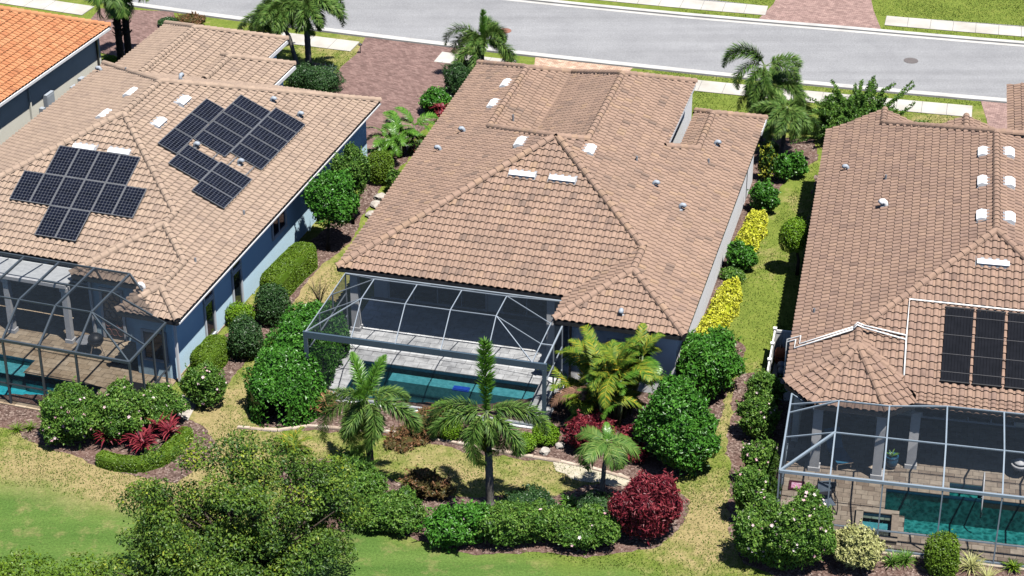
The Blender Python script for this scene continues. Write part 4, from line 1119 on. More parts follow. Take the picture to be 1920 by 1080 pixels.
# ================================================================== pools, decks and screen cages
def deck(k, name, rect, holes, mat, gmat, pw, ph, z, seed, label):
    """pavers one by one; holes = plan rectangles left open"""
    r = random.Random(seed); (ox, oy), p = FR[k]
    root = empty(name, (ox, oy, 0), p); root['kind'] = 'structure'
    x0, x1, y0, y1 = rect
    # bed in strips round the holes
    ys = sorted({y0, y1} | {h[2] for h in holes} | {h[3] for h in holes}); bed = MB()
    for a, b in zip(ys[:-1], ys[1:]):
        cut = sorted([(h[0], h[1]) for h in holes if h[2] < (a+b)/2 < h[3]]); x = x0
        for c0, c1 in cut + [(x1, x1)]:
            if c0 - x > .01: bed.box(x, c0, a, b, -.35, z-.02)
            x = max(x, c1)
    bed.build('deck_base', MAT[gmat], root)
    var = [None]*7
    for i in range(7):
        m = MB(); g = .008; m.box(g, pw-g, g, ph-g, -.02, 0, i/6); var[i] = mesh_np('paver', m.V, m.F, MAT[mat], i/6)
    cells, rest = [], MB()
    ny = int((y1-y0)/ph); nx = int((x1-x0)/pw)+1
    for j in range(ny):
        for i in range(-1, nx+1):
            a = x0 + i*pw + (pw/2 if j % 2 else 0); b = y0 + j*ph
            ca, cb = max(a, x0), min(a+pw, x1)
            if cb - ca < .05: continue
            segs = [(ca, cb)]
            for h in holes:
                if h[2] < b+ph/2 < h[3]:
                    ns = []
                    for s0, s1 in segs:
                        if h[1] <= s0 or h[0] >= s1: ns.append((s0, s1)); continue
                        if h[0]-s0 > .05: ns.append((s0, h[0]))
                        if s1-h[1] > .05: ns.append((h[1], s1))
                    segs = ns
            for s0, s1 in segs: cells.append((s0, s1, b, i))
    cells.sort(key=lambda c: c[2])
    for n, (s0, s1, b, i) in enumerate(cells):
        t = r.choice([0,1,2,3,3,4,4,5,5,6]); dz = r.uniform(-.003, .003)
        if n < 300:
            o = link(bpy.data.objects.new('paver', var[t]), root); o.location = (s0, b, z+dz); o.scale = ((s1-s0)/pw, 1, 1)
        else: rest.box(s0+.008, s1-.008, b+.008, b+ph-.008, z-.02, z+dz, t/6)
    if rest.V: q = rest.build('pavers', MAT[mat], root); q['kind'] = 'stuff'
    return root

def pool(k, rects, depth, wz, plaster, label, steps=(), dz=.05, rim=None):
    """rects: list of (rect, open sides); sides are w e s n"""
    (ox, oy), p = FR[k]; root = empty('swimming_pool', (ox, oy, 0), p); tag(root, label, 'pool')
    b, w, band = MB(), MB(), MB(); e = .006
    for (x0, x1, y0, y1), op in rects:
        V = [(x0,y0,dz),(x1,y0,dz),(x1,y1,dz),(x0,y1,dz),(x0,y0,-depth),(x1,y0,-depth),(x1,y1,-depth),(x0,y1,-depth)]
        b.add(V, [[4,5,6,7]] + [f for f, sd in (([0,4,7,3],'w'),([1,2,6,5],'e'),([0,1,5,4],'s'),([3,7,6,2],'n')) if sd not in op])
        w.add([(x0,y0,wz),(x1,y0,wz),(x1,y1,wz),(x0,y1,wz)], [[0,1,2,3]])
        for a, sd in (((x0,x1,y0,y0+e),'s'),((x0,x1,y1-e,y1),'n'),((x0,x0+e,y0,y1),'w'),((x1-e,x1,y0,y1),'e')):
            if sd not in op: band.box(*a, wz-.05, dz-.03)
    b.build('basin', MAT[plaster], root); w.build('water', MAT['water'], root); band.build('waterline_tile', MAT['blue_glaze'], root)
    for a0, a1, c0, c1, zt, m in steps:
        s_ = MB(); s_.box(a0, a1, c0, c1, -depth+.002, zt); s_.build('step', MAT[m], root)
    if rim:
        r = random.Random(5)
        (x0, x1, y0, y1), t, m, z0 = rim
        for ax, bx, ay, by in ((x0-t, x1+t, y0-t, y0), (x0-t, x1+t, y1, y1+t), (x0-t, x0, y0, y1), (x1, x1+t, y0, y1)):
            q = MB(); q.box(ax, bx, ay, by, z0, dz, r.random()); q.box(ax-.02, bx+.02, ay-.02, by+.02, dz, dz+.04, r.random()); q.build('rim_stone', MAT[m], root)
    return root

def cage(k, label, members, panels, big=()):
    """members: (p, q, size, name); panels: polygons; all in house coordinates"""
    (ox, oy), p = FR[k]; root = empty('screen_enclosure', (ox, oy, 0), p); tag(root, label, 'screen enclosure')
    for a, b, w, nm in members:
        m = MB(); m.bar(a, b, w, w*1.25); m.build(nm, MAT['cage'+k], root)
    for a, b, w, h, nm in big:
        m = MB(); m.bar(a, b, w, h); m.build(nm, MAT['cage_beam'], root)
    for pl in panels:
        m = MB(); m.add(pl, [list(range(len(pl)))]); m.build('screen_panel', MAT['screen'], root)
    return root

def mansard(xs, x0, x1, yf, yk, yb, ye, zr, zt, right_top=True, bw=.036):
    """members and panels of a raised hip-sided screen roof. xs: beam lines; ye: function of x giving the house-side y"""
    M_, Pn = [], []
    for x in xs:
        M_ += [((x,yf,zr),(x,yk,zt),bw,'roof_beam'), ((x,yk,zt),(x,yb,zt),bw,'roof_beam'), ((x,yb,zt),(x,ye(x),zr),bw,'roof_beam')]
    for a, b in zip(xs[:-1], xs[1:]):
        M_ += [((a,yk,zt),(b,yk,zt),bw*.8,'purlin'), ((a,yb,zt),(b,yb,zt),bw*.8,'purlin')]
        Pn += [[(a,yf,zr),(b,yf,zr),(b,yk,zt),(a,yk,zt)], [(a,yk,zt),(b,yk,zt),(b,yb,zt),(a,yb,zt)], [(a,yb,zt),(b,yb,zt),(b,ye(b),zr),(a,ye(a),zr)]]
    sides = [(x0, xs[0])] + ([(x1, xs[-1])] if right_top else [])
    for xr, xt in sides:
        M_ += [((xr,yf,zr),(xr,ye(xr),zr),bw,'side_rail'), ((xt,yk,zt),(xr,yf,zr),bw,'hip_beam'), ((xt,yk,zt),(xr,yk,zr),bw*.8,'purlin'), ((xt,yb,zt),(xr,yb,zr),bw*.8,'purlin'), ((xt,yb,zt),(xr,ye(xr),zr),bw*.8,'hip_beam')]
        Pn += [[(xr,yf,zr),(xt,yf,zr),(xt,yk,zt)], [(xr,yf,zr),(xt,yk,zt),(xr,yk,zr)], [(xr,yk,zr),(xt,yk,zt),(xt,yb,zt),(xr,yb,zr)], [(xr,yb,zr),(xt,yb,zt),(xr,ye(xr),zr)], [(xt,yb,zt),(xt,ye(xt),zr),(xr,ye(xr),zr)]]
    return M_, Pn

# ---- middle house
DZ = .05
deck('2', 'pool_deck', (.35, 10.4, -5.35, 3.25), [(1.7, 9.35, -5.1, -2.1)], 'paver_grey', 'grout_grey', .62, .41, DZ, 2, '')
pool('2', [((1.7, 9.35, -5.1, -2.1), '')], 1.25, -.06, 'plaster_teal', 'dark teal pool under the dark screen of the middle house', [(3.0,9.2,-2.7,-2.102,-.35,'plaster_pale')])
zr, zt = 3.05, 4.08
xs = [2.35, 4.2, 6.1, 8.0]
M_, Pn = mansard(xs, .4, 9.85, -5.2, -3.75, -2.1, lambda x: -.2, zr, zt)
M_ += [((.4,-.2,zr),(9.85,-.2,zr),.06,'eave_rail'), ((10.35,-5.2,zr),(10.35,-2.2,zr),.06,'side_rail'), ((9.85,-3.75,zr),(10.35,-3.75,zr),.045,'purlin')]
Pn += [[(9.85,-5.2,zr),(10.35,-5.2,zr),(10.35,-2.2,zr),(9.85,-2.2,zr)]]
for xw, y1_ in ((.4,-.2),(10.35,-2.2)):
    ysv = list(np.linspace(-5.2, y1_, 4 if xw < 1 else 3))
    for y in ysv[1:]: M_.append(((xw,y,.05),(xw,y,zr-.03),.05,'post'))
    M_ += [((xw,-5.2,1.0),(xw,y1_,1.0),.045,'chair_rail'), ((xw,-5.2,.1),(xw,y1_,.1),.05,'sill_rail'), ((xw,-5.2,2.1),(xw,y1_,2.1),.045,'chair_rail')]
    for a, b in zip(ysv[:-1], ysv[1:]): Pn.append([(xw,a,.05),(xw,b,.05),(xw,b,zr),(xw,a,zr)])
M_ += [((.4,-5.2,.1),(10.35,-5.2,.1),.05,'sill_rail')]
Pn.append([(.5,-5.21,.1),(10.25,-5.21,.1),(10.25,-5.21,zr-.35),(.5,-5.21,zr-.35)])
cage('2', 'dark screened pool enclosure with a thick blue-grey front beam behind the middle house', M_, Pn,
     [((.30,-5.2,zr-.12),(10.45,-5.2,zr-.12),.10,.28,'front_beam'), ((.4,-5.2,.0),(.4,-5.2,zr-.27),.16,.12,'corner_post'), ((10.35,-5.2,.0),(10.35,-5.2,zr-.27),.16,.12,'corner_post')])

# ---- solar house
deck('1', 'pool_deck', (3.0, 14.7, -3.4, 6.5), [(3.0, 8.3, -3.2, 0.0), (8.3, 12.0, -3.2, -.9)], 'paver_brown', 'grout', .52, .34, DZ, 1, '')
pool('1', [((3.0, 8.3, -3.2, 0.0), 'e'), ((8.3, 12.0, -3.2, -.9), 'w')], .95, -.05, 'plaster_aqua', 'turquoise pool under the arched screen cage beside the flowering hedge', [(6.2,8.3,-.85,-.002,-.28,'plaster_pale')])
mb = MB(); (ox_, oy_), p_ = FR['1']
for a in ((8.302,8.42,-.9,-.002),): mb.box(*a, -.95, .04)
o = mb.build('deck_edge', MAT['plaster_aqua'], bpy.data.objects['swimming_pool.001'])
xs = [4.1, 5.75, 7.4, 9.05, 10.7, 12.33]; zt = 4.05
yb1 = 1.62
def ye1(x): return 3.0 if x < 9.3 else 2.1
M_, Pn = [], []
for x in xs: M_ += [((x,-3.28,zr),(x,-1.7,zt),.075,'roof_beam'), ((x,-1.7,zt),(x,yb1,zt),.075,'roof_beam'), ((x,yb1,zt),(x,ye1(x),zr+.15),.06,'roof_beam'), ((x,-3.28,.05),(x,-3.28,zr),.075,'post')]
for a, b in zip(xs[:-1], xs[1:]):
    M_ += [((a,-1.7,zt),(b,-1.7,zt),.05,'purlin'), ((a,yb1,zt),(b,yb1,zt),.06,'purlin'), ((a,0,zt),(b,0,zt),.05,'purlin')] if a > 9 else [((a,-1.7,zt),(b,-1.7,zt),.05,'purlin'), ((a,yb1,zt),(b,yb1,zt),.06,'purlin')]
    Pn += [[(a,-3.28,zr),(b,-3.28,zr),(b,-1.7,zt),(a,-1.7,zt)], [(a,-1.7,zt),(b,-1.7,zt),(b,yb1,zt),(a,yb1,zt)], [(a,yb1,zt),(b,yb1,zt),(b,ye1(b),zr+.15),(a,ye1(a),zr+.15)], [(a,-3.3,.05),(b,-3.3,.05),(b,-3.3,zr),(a,-3.3,zr)]]
    M_ += [((a,-3.28,1.0),(b,-3.28,1.0),.05,'chair_rail')]
M_ += [((4.1,-3.28,zr),(14.7,-3.28,zr),.09,'front_beam'), ((14.7,-3.28,zr),(14.7,-.05,zr),.08,'side_rail'), ((12.33,-1.7,zt),(14.7,-3.28,zr),.06,'hip_beam'), ((12.33,-1.7,zt),(14.7,-1.9,zr),.055,'purlin'), ((12.33,0,zt),(14.7,-.05,zr),.055,'purlin'),
       ((12.33,yb1,zt),(14.7,-.05,zr),.06,'hip_beam'), ((14.7,-3.28,.05),(14.7,-3.28,zr),.08,'post'), ((14.7,-3.28,1.0),(14.7,-.05,1.0),.05,'chair_rail'), ((12.33,-3.28,1.0),(14.7,-3.28,1.0),.05,'chair_rail'), ((14.7,-2.4,.15),(14.7,-.9,1.0),.05,'brace')]
for y in (-2.3,-1.3,-.4): M_.append(((14.7,y,.05),(14.7,y,zr),.07,'post'))
Pn += [[(12.33,-3.28,zr),(14.7,-3.28,zr),(12.33,-1.7,zt)], [(12.33,-1.7,zt),(14.7,-3.28,zr),(14.7,-.05,zr),(12.33,0,zt)], [(12.33,0,zt),(14.7,-.05,zr),(12.33,yb1,zt)], [(12.33,-3.3,.05),(14.7,-3.3,.05),(14.7,-3.3,zr),(12.33,-3.3,zr)], [(14.71,-3.28,.05),(14.71,-.1,.05),(14.71,-.1,zr),(14.71,-3.28,zr)]]
cage('1', 'arched screen cage of dark beams over the turquoise pool of the solar house', M_, Pn)

# ---- right house
deck('3', 'pool_deck', (.3, 13.0, -6.0, 3.5), [(4.2, 13.0, -3.47, -1.78), (4.95, 13.0, -4.6, -3.47), (6.57, 7.8, -1.78, -.95), (3.4, 4.5, -5.2, -3.75)], 'paver_tan', 'grout', .46, .30, DZ, 3, '')
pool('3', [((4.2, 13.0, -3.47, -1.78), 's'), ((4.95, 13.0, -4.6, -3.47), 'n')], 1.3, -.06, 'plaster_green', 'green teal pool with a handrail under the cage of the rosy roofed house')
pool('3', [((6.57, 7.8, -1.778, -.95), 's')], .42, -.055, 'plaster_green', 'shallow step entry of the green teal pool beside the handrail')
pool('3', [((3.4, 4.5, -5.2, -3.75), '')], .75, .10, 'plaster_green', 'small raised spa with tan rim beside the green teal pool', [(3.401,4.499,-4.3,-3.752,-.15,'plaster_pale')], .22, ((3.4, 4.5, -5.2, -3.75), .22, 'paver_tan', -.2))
xs = [2.12, 4.0, 6.12, 8.2, 10.3, 12.4]; zt = 3.72
def ye3(x): return -1.45 if 1 < x < 4.2 else (-.5 if x > 4.2 else -.2)
M_, Pn = [], []
for x in xs:
    yb = -1.75 if x < 5 else -1.35
    M_ += [((x,-5.85,zr),(x,-3.95,zt),.055,'roof_beam'), ((x,-3.95,zt),(x,yb,zt),.055,'roof_beam'), ((x,yb,zt),(x,ye3(x),zr),.055,'roof_beam'), ((x,-5.85,.05),(x,-5.85,zr),.05,'post')]
for a, b in zip(xs[:-1], xs[1:]):
    ya, yb_ = (-1.75 if a < 5 else -1.35), (-1.75 if b < 5 else -1.35)
    M_ += [((a,-3.95,zt),(b,-3.95,zt),.045,'purlin'), ((a,ya,zt),(b,yb_,zt),.045,'purlin'), ((a,-5.85,.95),(b,-5.85,.95),.045,'chair_rail')]
    Pn += [[(a,-5.85,zr),(b,-5.85,zr),(b,-3.95,zt),(a,-3.95,zt)], [(a,-3.95,zt),(b,-3.95,zt),(b,yb_,zt),(a,ya,zt)], [(a,ya,zt),(b,yb_,zt),(b,ye3(b),zr),(a,ye3(a),zr)], [(a,-5.86,.05),(b,-5.86,.05),(b,-5.86,zr),(a,-5.86,zr)]]
M_ += [((.3,-5.85,zr),(12.6,-5.85,zr),.09,'front_beam'), ((.3,-5.85,.1),(12.6,-5.85,.1),.06,'sill_rail'), ((.3,-5.85,zr),(.3,-.55,zr),.065,'side_rail'), ((2.12,-3.95,zt),(.3,-5.85,zr),.08,'hip_beam'), ((2.12,-3.95,zt),(.3,-3.6,zr),.045,'purlin'), ((2.12,-1.75,zt),(.3,-1.9,zr),.045,'purlin'),
       ((2.12,-1.75,zt),(.3,-1.3,zr),.045,'purlin'), ((.3,-.55,zr),(1.2,-1.4,zr),.055,'eave_rail'), ((.3,-5.85,.95),(.3,-.5,.95),.045,'chair_rail'), ((.3,-5.85,.95),(2.12,-5.85,.95),.045,'chair_rail')]
for y in (-5.85,-4.1,-2.3,-.5): M_.append(((.3,y,.05),(.3,y,zr),.055,'post'))
Pn += [[(.3,-5.85,zr),(2.12,-5.85,zr),(2.12,-3.95,zt)], [(.3,-5.85,zr),(2.12,-3.95,zt),(2.12,-1.75,zt),(.3,-1.9,zr)], [(.3,-1.9,zr),(2.12,-1.75,zt),(1.15,-1.42,zr),(.3,-.55,zr)], [(.3,-5.86,.05),(2.12,-5.86,.05),(2.12,-5.86,zr),(.3,-5.86,zr)], [(.29,-5.85,.05),(.29,-.5,.05),(.29,-.5,zr),(.29,-5.85,zr)]]
cage('3', 'pale grey screen cage over the green teal pool of the rosy roofed house', M_, Pn)
# ================================================================== plants
def unit(a): return a/np.maximum(np.linalg.norm(a, axis=1, keepdims=True), 1e-9)

def leaf_quads(P, N, l, w, rng, spread=0.7, droop=0.15):
    """a small folded leaf at every point: P positions, N outward directions"""
    n = len(P)
    Nn = unit(N + spread*rng.normal(size=(n, 3)))
    T = unit(np.cross(Nn, rng.normal(size=(n, 3))))
    B = np.cross(Nn, T)
    l = l*rng.uniform(.7, 1.25, n)[:, None]; w = w*rng.uniform(.75, 1.2, n)[:, None]
    a = P - T*l*.5; c = P + T*l*.5 - Nn*l*droop
    b = P + B*w*.5 + Nn*w*.12; d = P - B*w*.5 + Nn*w*.12
    V = np.stack([a, b, c, d], 1).reshape(-1, 3)
    F = np.arange(4*n).reshape(n, 4)
    return V, F

def tints(n, rng, lo=.1, hi=.9, P=None):
    t = rng.normal(.48, .17, n)
    if P is not None:      # whole sprigs share a shade
        t += .28*(vnoise(P[:, 0]*2.3 + P[:, 2]*1.7, P[:, 1]*2.3 + P[:, 2]*1.1, 3) - .5)
    return np.repeat(np.clip(t, 0, 1), 4)

def sphere_dirs(n, rng, zmin=-0.55):
    z = rng.uniform(zmin, 1, n); a = rng.uniform(0, 2*np.pi, n); r = np.sqrt(np.maximum(0, 1-z*z))
    return np.stack([r*np.cos(a), r*np.sin(a), z], 1)

def lump(D, seed, amp, freq=2.2):
    r = np.random.default_rng(seed); s = np.zeros(len(D))
    for i in range(7):
        k = r.normal(size=3)*freq; s += np.sin(D @ k + r.uniform(0, 6.28))
    for i in range(9):          # finer sprigs
        k = r.normal(size=3)*freq*3.2; s += .5*np.sin(D @ k + r.uniform(0, 6.28))
    return 1 + amp*s/2.6

def core_mesh(c, rad, seed, amp, f, nseg=10, nring=6, ex=1.0, rot=0.0):
    """inner mass that closes the view through the bush"""
    D = []
    for j in range(nring+1):
        ph = math.pi*j/nring
        for i in range(nseg): th = 2*math.pi*i/nseg; D.append((math.sin(ph)*math.cos(th), math.sin(ph)*math.sin(th), math.cos(ph)))
    D = np.array(D); Q = superell(D, ex)*lump(D, seed, amp)[:, None]*np.array(rad)*f
    V = rotz(Q, rot) + c; V[:, 2] = np.maximum(V[:, 2], .005)
    F = [[j*nseg+i, (j+1)*nseg+i, (j+1)*nseg+(i+1) % nseg, j*nseg+(i+1) % nseg] for j in range(nring) for i in range(nseg)]
    return V, np.array(F)

def rotz(P, a):
    if not a: return P
    c, s = math.cos(a), math.sin(a); return P @ np.array([[c, s, 0], [-s, c, 0], [0, 0, 1]])

def superell(D, ex):
    """push a sphere towards a box: ex=1 sphere, >1 squarer"""
    if ex == 1.0: return D
    p = 2*ex; nrm = (np.abs(D)**p).sum(1, keepdims=True)**(1/p); return D/nrm

KIND = {  # leaf length, width, coverage, spread, lumpiness
 'glossy': (.17, .085, 3.0, .75, .11), 'deep': (.09, .06, 3.2, .6, .06), 'lime': (.08, .055, 3.4, .6, .05), 'olive': (.08, .055, 3.4, .6, .05), 'mid': (.13, .065, 2.6, .95, .16),
 'yellow': (.16, .08, 2.4, .95, .15), 'cream': (.13, .07, 2.5, .95, .14), 'variegated': (.16, .08, 2.4, .9, .16), 'red': (.20, .065, 2.3, 1.0, .15), 'rust': (.20, .06, 1.8, 1.0, .18), 'oak': (.11, .07, 2.0, .9, .15)}

def blob_leaves(c, rad, kind, rng, seed, ex=1.0, rot=0.0, zmin=-.75, cov=None, amp=None, leaf=None):
    l, w, cv, sprd, am = KIND[kind]; cv = cov or cv; am = am if amp is None else amp
    if leaf: l, w = leaf
    a, b, h = rad; area = 4*math.pi*(((a*b)**1.6 + (a*h)**1.6 + (b*h)**1.6)/3)**(1/1.6)*(1.25 if ex > 1.3 else 1)
    n = int(area*cv/(l*w*.5)*.5)
    D = sphere_dirs(n, rng, zmin)
    q = superell(D, ex)*lump(D, seed, am)[:, None]
    depth = 1.04 - np.abs(rng.normal(0, .13, n))[:, None]
    out = rng.random(n) < .05; depth[out] *= rng.uniform(1.04, 1.2, (out.sum(), 1))
    P = rotz(q*np.array(rad)*depth, rot) + c
    N = unit(rotz(D/np.array(rad), rot)); N[:, 2] += .35; N = unit(N)
    ok = P[:, 2] > .02
    return P[ok], N[ok]

def bush(name, label, cat, blobs, kind, group=None, seed=1, flowers=0, fcol='flower', cov=None, amp=None, leaf=None, parent=None, ex=1.0, corefrac=.76):
    """blobs: (centre, radii, rot)"""
    rng = np.random.default_rng(seed); l, w, cv, sprd, am = KIND[kind]; am = am if amp is None else amp
    lw = leaf or (l, w)
    if kind not in ('deep', 'lime', 'olive') and ex == 1.0:      # loose growers: shoots bulge out all over
        extra_ = []
        for c, rad, rot in blobs:
            for d in sphere_dirs(13, rng, -.15):
                f = rng.uniform(.24, .44); extra_.append((np.array(c) + d*np.array(rad)*rng.uniform(.62, .90), tuple(np.array(rad)*f), 0.0))
        blobs = [(c, tuple(np.array(rad)*.86), rot) for c, rad, rot in blobs] + extra_
    Vs, Fs, Ts, nv, PP, NN = [], [], [], 0, [], []
    for i, (c, rad, rot) in enumerate(blobs):
        c = np.array(c, float)
        P, N = blob_leaves(c, rad, kind, rng, seed*31+i, ex, rot, cov=cov, amp=am, leaf=leaf)
        V, F = leaf_quads(P, N, *lw, rng, sprd)
        Vs.append(V); Fs.append(F+nv); Ts.append(tints(len(P), rng, P=P)); nv += len(V); PP.append(P); NN.append(N)
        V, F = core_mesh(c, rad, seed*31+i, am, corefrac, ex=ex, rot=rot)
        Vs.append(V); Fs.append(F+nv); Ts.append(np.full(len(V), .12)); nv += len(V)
    if kind not in ('deep', 'lime', 'olive') and ex == 1.0:      # young shoots sticking out of the outline
        P0, N0 = np.vstack(PP), np.vstack(NN); k = max(8, len(P0)//60); q = rng.integers(0, len(P0), k)
        dr = unit(N0[q] + np.array([0, 0, .5]) + .5*rng.normal(size=(k, 3))); ln = rng.uniform(.10, .34, k)
        m_ = 9; f = np.linspace(.1, 1, m_)
        P = (P0[q][:, None] + dr[:, None]*(ln[:, None]*f)[..., None]).reshape(-1, 3) + rng.normal(0, .02, (k*m_, 3)); N = unit(rng.normal(size=(k*m_, 3)) + np.repeat(dr, m_, 0)*.4 + np.array([0, 0, .4]))
        V, F = leaf_quads(P, N, lw[0]*.9, lw[1]*.9, rng, .5)
        Vs.append(V); Fs.append(F+nv); Ts.append(np.repeat(np.clip(rng.normal(.72, .16, len(P)), 0, 1), 4)); nv += len(V)
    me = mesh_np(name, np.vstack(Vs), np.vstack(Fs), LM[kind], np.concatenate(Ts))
    o = bpy.data.objects.new(name, me); link(o, parent)
    if parent is None: tag(o, label, cat, group)
    if flowers:
        P, N = np.vstack(PP), np.vstack(NN); up = np.where(N[:, 2] > -.1)[0]
        pick = rng.choice(up, flowers, replace=False)
        fl = MB()
        for i in pick:
            n = Vector(N[i]).normalized(); c = Vector(P[i]) + n*.05; a = n.orthogonal().normalized(); b = n.cross(a); r = rng.uniform(.045, .085); t = float(rng.random())
            ring = []
            for k in range(10):
                an = 2*math.pi*k/10; rr = r*(1 if k % 2 == 0 else .62); ring.append(c + (a*math.cos(an) + b*math.sin(an))*rr + n*.02)
            fl.add([c] + ring, [[0, 1+k, 1+(k+1) % 10] for k in range(10)], t)
        f = fl.build('flowers', LM[fcol], o); f['kind'] = 'stuff'
    return o

def box_blob(b, asp=1.0, grounded=True, zc=None, deep=None):
    """bounding box in the photograph -> centre and radii of the bush that fills it"""
    x0, y0, x1, y1 = b; cx, cy, hw, hh = (x0+x1)/2, (y0+y1)/2, (x1-x0)/2, (y1-y0)/2
    z = zc if zc is not None else .6
    for _ in range(5):
        p = G(cx, cy, z); k = scale_at(p); th = math.atan2(HC - z, p.y - YC)
        rx = hw/k; ry = rx*asp if deep is None else deep
        rz = math.sqrt(max((hh/k)**2 - (ry*math.sin(th))**2, (.3*hh/k)**2))/math.cos(th)
        if zc is None: z = rz*.88
    p = G(cx, cy, z)
    return (p.x, p.y, z), (rx, ry, rz), 0.0

SEED = [100]
def B(box, kind, label, name='shrub', cat='shrub', group=None, asp=.9, **kw):
    SEED[0] += 1
    return bush(name, label, cat, [box_blob(box, asp)], kind, group, SEED[0], **kw)
def BB(boxes, kind, label, name='shrub', cat='shrub', group=None, asp=.9, **kw):
    SEED[0] += 1
    return bush(name, label, cat, [box_blob(b, asp) for b in boxes], kind, group, SEED[0], **kw)

def hedge(name, label, pts, h, w, kind, group=None, seed=1, cat='hedge', ex=2.2, rough=0.0):
    """clipped hedge along plan points (world), square-shouldered"""
    rng = np.random.default_rng(seed); l, lw, cv, sprd, am = KIND[kind]
    P = [Vector((p[0], p[1], 0)) for p in pts]; seg = [(b-a).length for a, b in zip(P[:-1], P[1:])]; L = sum(seg)
    perim = 2*h + w; n = int(L*perim*cv/(l*lw*.5)*.55)
    cum = np.concatenate([[0], np.cumsum(seg)])
    def at(s):
        i = np.clip(np.searchsorted(cum, s, side='right')-1, 0, len(seg)-1); f = (s - cum[i])/np.array(seg)[i]
        A = np.array([p[:] for p in P]); q = A[i] + (A[i+1]-A[i])*f[:, None]; t = unit(A[i+1]-A[i]); return q, t
    s = rng.uniform(0, L, n); q, t = at(s); side = np.stack([-t[:, 1], t[:, 0], np.zeros(n)], 1)
    an = rng.uniform(-.05*np.pi, 1.05*np.pi, n); cs, sn = np.cos(an), np.sin(an)
    nr = (np.abs(cs)**(2*ex) + np.abs(sn)**(2*ex))**(1/(2*ex)); cs, sn = cs/nr, sn/nr
    # rounded ends
    e = np.minimum(s, L-s); taper = np.sqrt(np.clip(1-(1-np.clip(e/(w*.45), 0, 1))**2.6, .03, 1))
    wob_ = 1 + am*(vnoise(s*2.1, an*2, seed)-.5)*2 + rough*((vnoise(s*1.3, an*1.6, seed+1)-.5)*1.6 + (vnoise(s*3.4, an*4, seed+2)-.5))
    dep = (1 - np.abs(rng.normal(0, .035 + rough*.35, n)))*wob_
    pos = q + side*(cs*w/2*dep*taper)[:, None]; pos[:, 2] = np.maximum(.02, sn*h*dep*(.55+.45*taper))
    N = side*cs[:, None]; N[:, 2] = np.maximum(sn, 0)+.2; N = unit(N)
    V, F = leaf_quads(pos, N, l, lw, rng, sprd)
    T = tints(n, rng, P=pos)
    # inner mass
    ns = max(3, int(L/.25)); ss = np.linspace(.12, L-.12, ns); q, t = at(ss); side = np.stack([-t[:, 1], t[:, 0], np.zeros(ns)], 1)
    e = np.minimum(ss, L-ss); tp = np.sqrt(np.clip(1-(1-np.clip(e/(w*.45), 0, 1))**2.6, .03, 1))
    cf = 1 - 1.1*rough
    prof = [(a*cf, b*cf) for a, b in [(-.46, 0), (-.46, .75), (-.38, .92), (.38, .92), (.46, .75), (.46, 0)]]
    CV = np.vstack([np.stack([q + side*(a*w*tp)[:, None] + np.array([0, 0, 1])*(b*h*(.55+.45*tp))[:, None] for a, b in prof], 1).reshape(-1, 3)])
    m = len(prof); CF = [[i*m+j, (i+1)*m+j, (i+1)*m+j+1, i*m+j+1] for i in range(ns-1) for j in range(m-1)]
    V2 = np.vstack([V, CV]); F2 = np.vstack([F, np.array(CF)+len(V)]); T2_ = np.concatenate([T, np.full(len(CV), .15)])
    o = link(bpy.data.objects.new(name, mesh_np(name, V2, F2, LM[kind], T2_))); tag(o, label, cat, group)
    return o

# ------------------------------------------------------------------ palms
def frond_mesh(name, L, kind, n=46, leaf=.5, width=.035, bend=1.2, plume=False, seed=1, thin=.018, sag=.35, base=.12, spear=False):
    """one feather frond from the origin along +X, arching down; leaflets both sides (all round when plume)"""
    r = np.random.default_rng(seed); mb = MB()
    ts = np.linspace(0, 1, 13); x = z = 0.0; pts = [Vector((0, 0, 0))]; ang = 0.0
    for i in range(1, len(ts)):
        ang = -bend*(ts[i]**1.5); ds = L/(len(ts)-1); x += ds*math.cos(ang); z += ds*math.sin(ang); pts.append(Vector((x, 0, z)))
    mb.tube(pts, [thin*(1-.8*t)+.003 for t in ts], 5, t=.75)
    def at(t):
        f = t*(len(pts)-1); i = min(int(f), len(pts)-2); return pts[i].lerp(pts[i+1], f-i), (pts[i+1]-pts[i]).normalized()
    for i in range(n):
        t = base + (1-base)*(i+.5)/n; p, d = at(t); up = Vector((0, 1, 0)).cross(d).normalized()*-1
        if up.z < 0: up = -up
        ll = leaf*(math.sin(math.pi*min(1, (t*.86+.12)))**.7)
        if spear: ll = leaf*math.sin(math.pi*min(1, max(.05, (t-.12)/.96)))**.45
        angs = (0, math.pi) if not plume else [r.uniform(0, 2*math.pi) for _ in range(4)]
        for a in angs:
            a2 = a + r.normal(0, .12)
            side = Vector((0, 1, 0))*math.cos(a2) + up*math.sin(a2)
            lift = (.18 if not plume else 0)
            dr = (side + d*(.55+.25*t) + up*lift + Vector(r.normal(0, .07, 3))).normalized(); lw = width*r.uniform(.8, 1.2); lf = ll*r.uniform(.85, 1.1)
            wv = dr.cross(up if abs(dr.dot(up)) < .95 else Vector((0, 1, 0))).normalized()*lw/2
            q1 = p + dr*lf*.5; q2 = p + dr*lf - Vector((0, 0, 1))*lf*sag*r.uniform(.6, 1.2)
            q1.z -= lf*sag*.15
            tt = float(np.clip(r.normal(.5, .2), 0, 1))
            mb.add([p - wv*.5, p + wv*.5, q1 + wv, q2, q1 - wv], [[0, 1, 2, 4], [4, 2, 3]], tt)
    return mesh_np(name, mb.V, mb.F, LM[kind], np.array(mb.T))

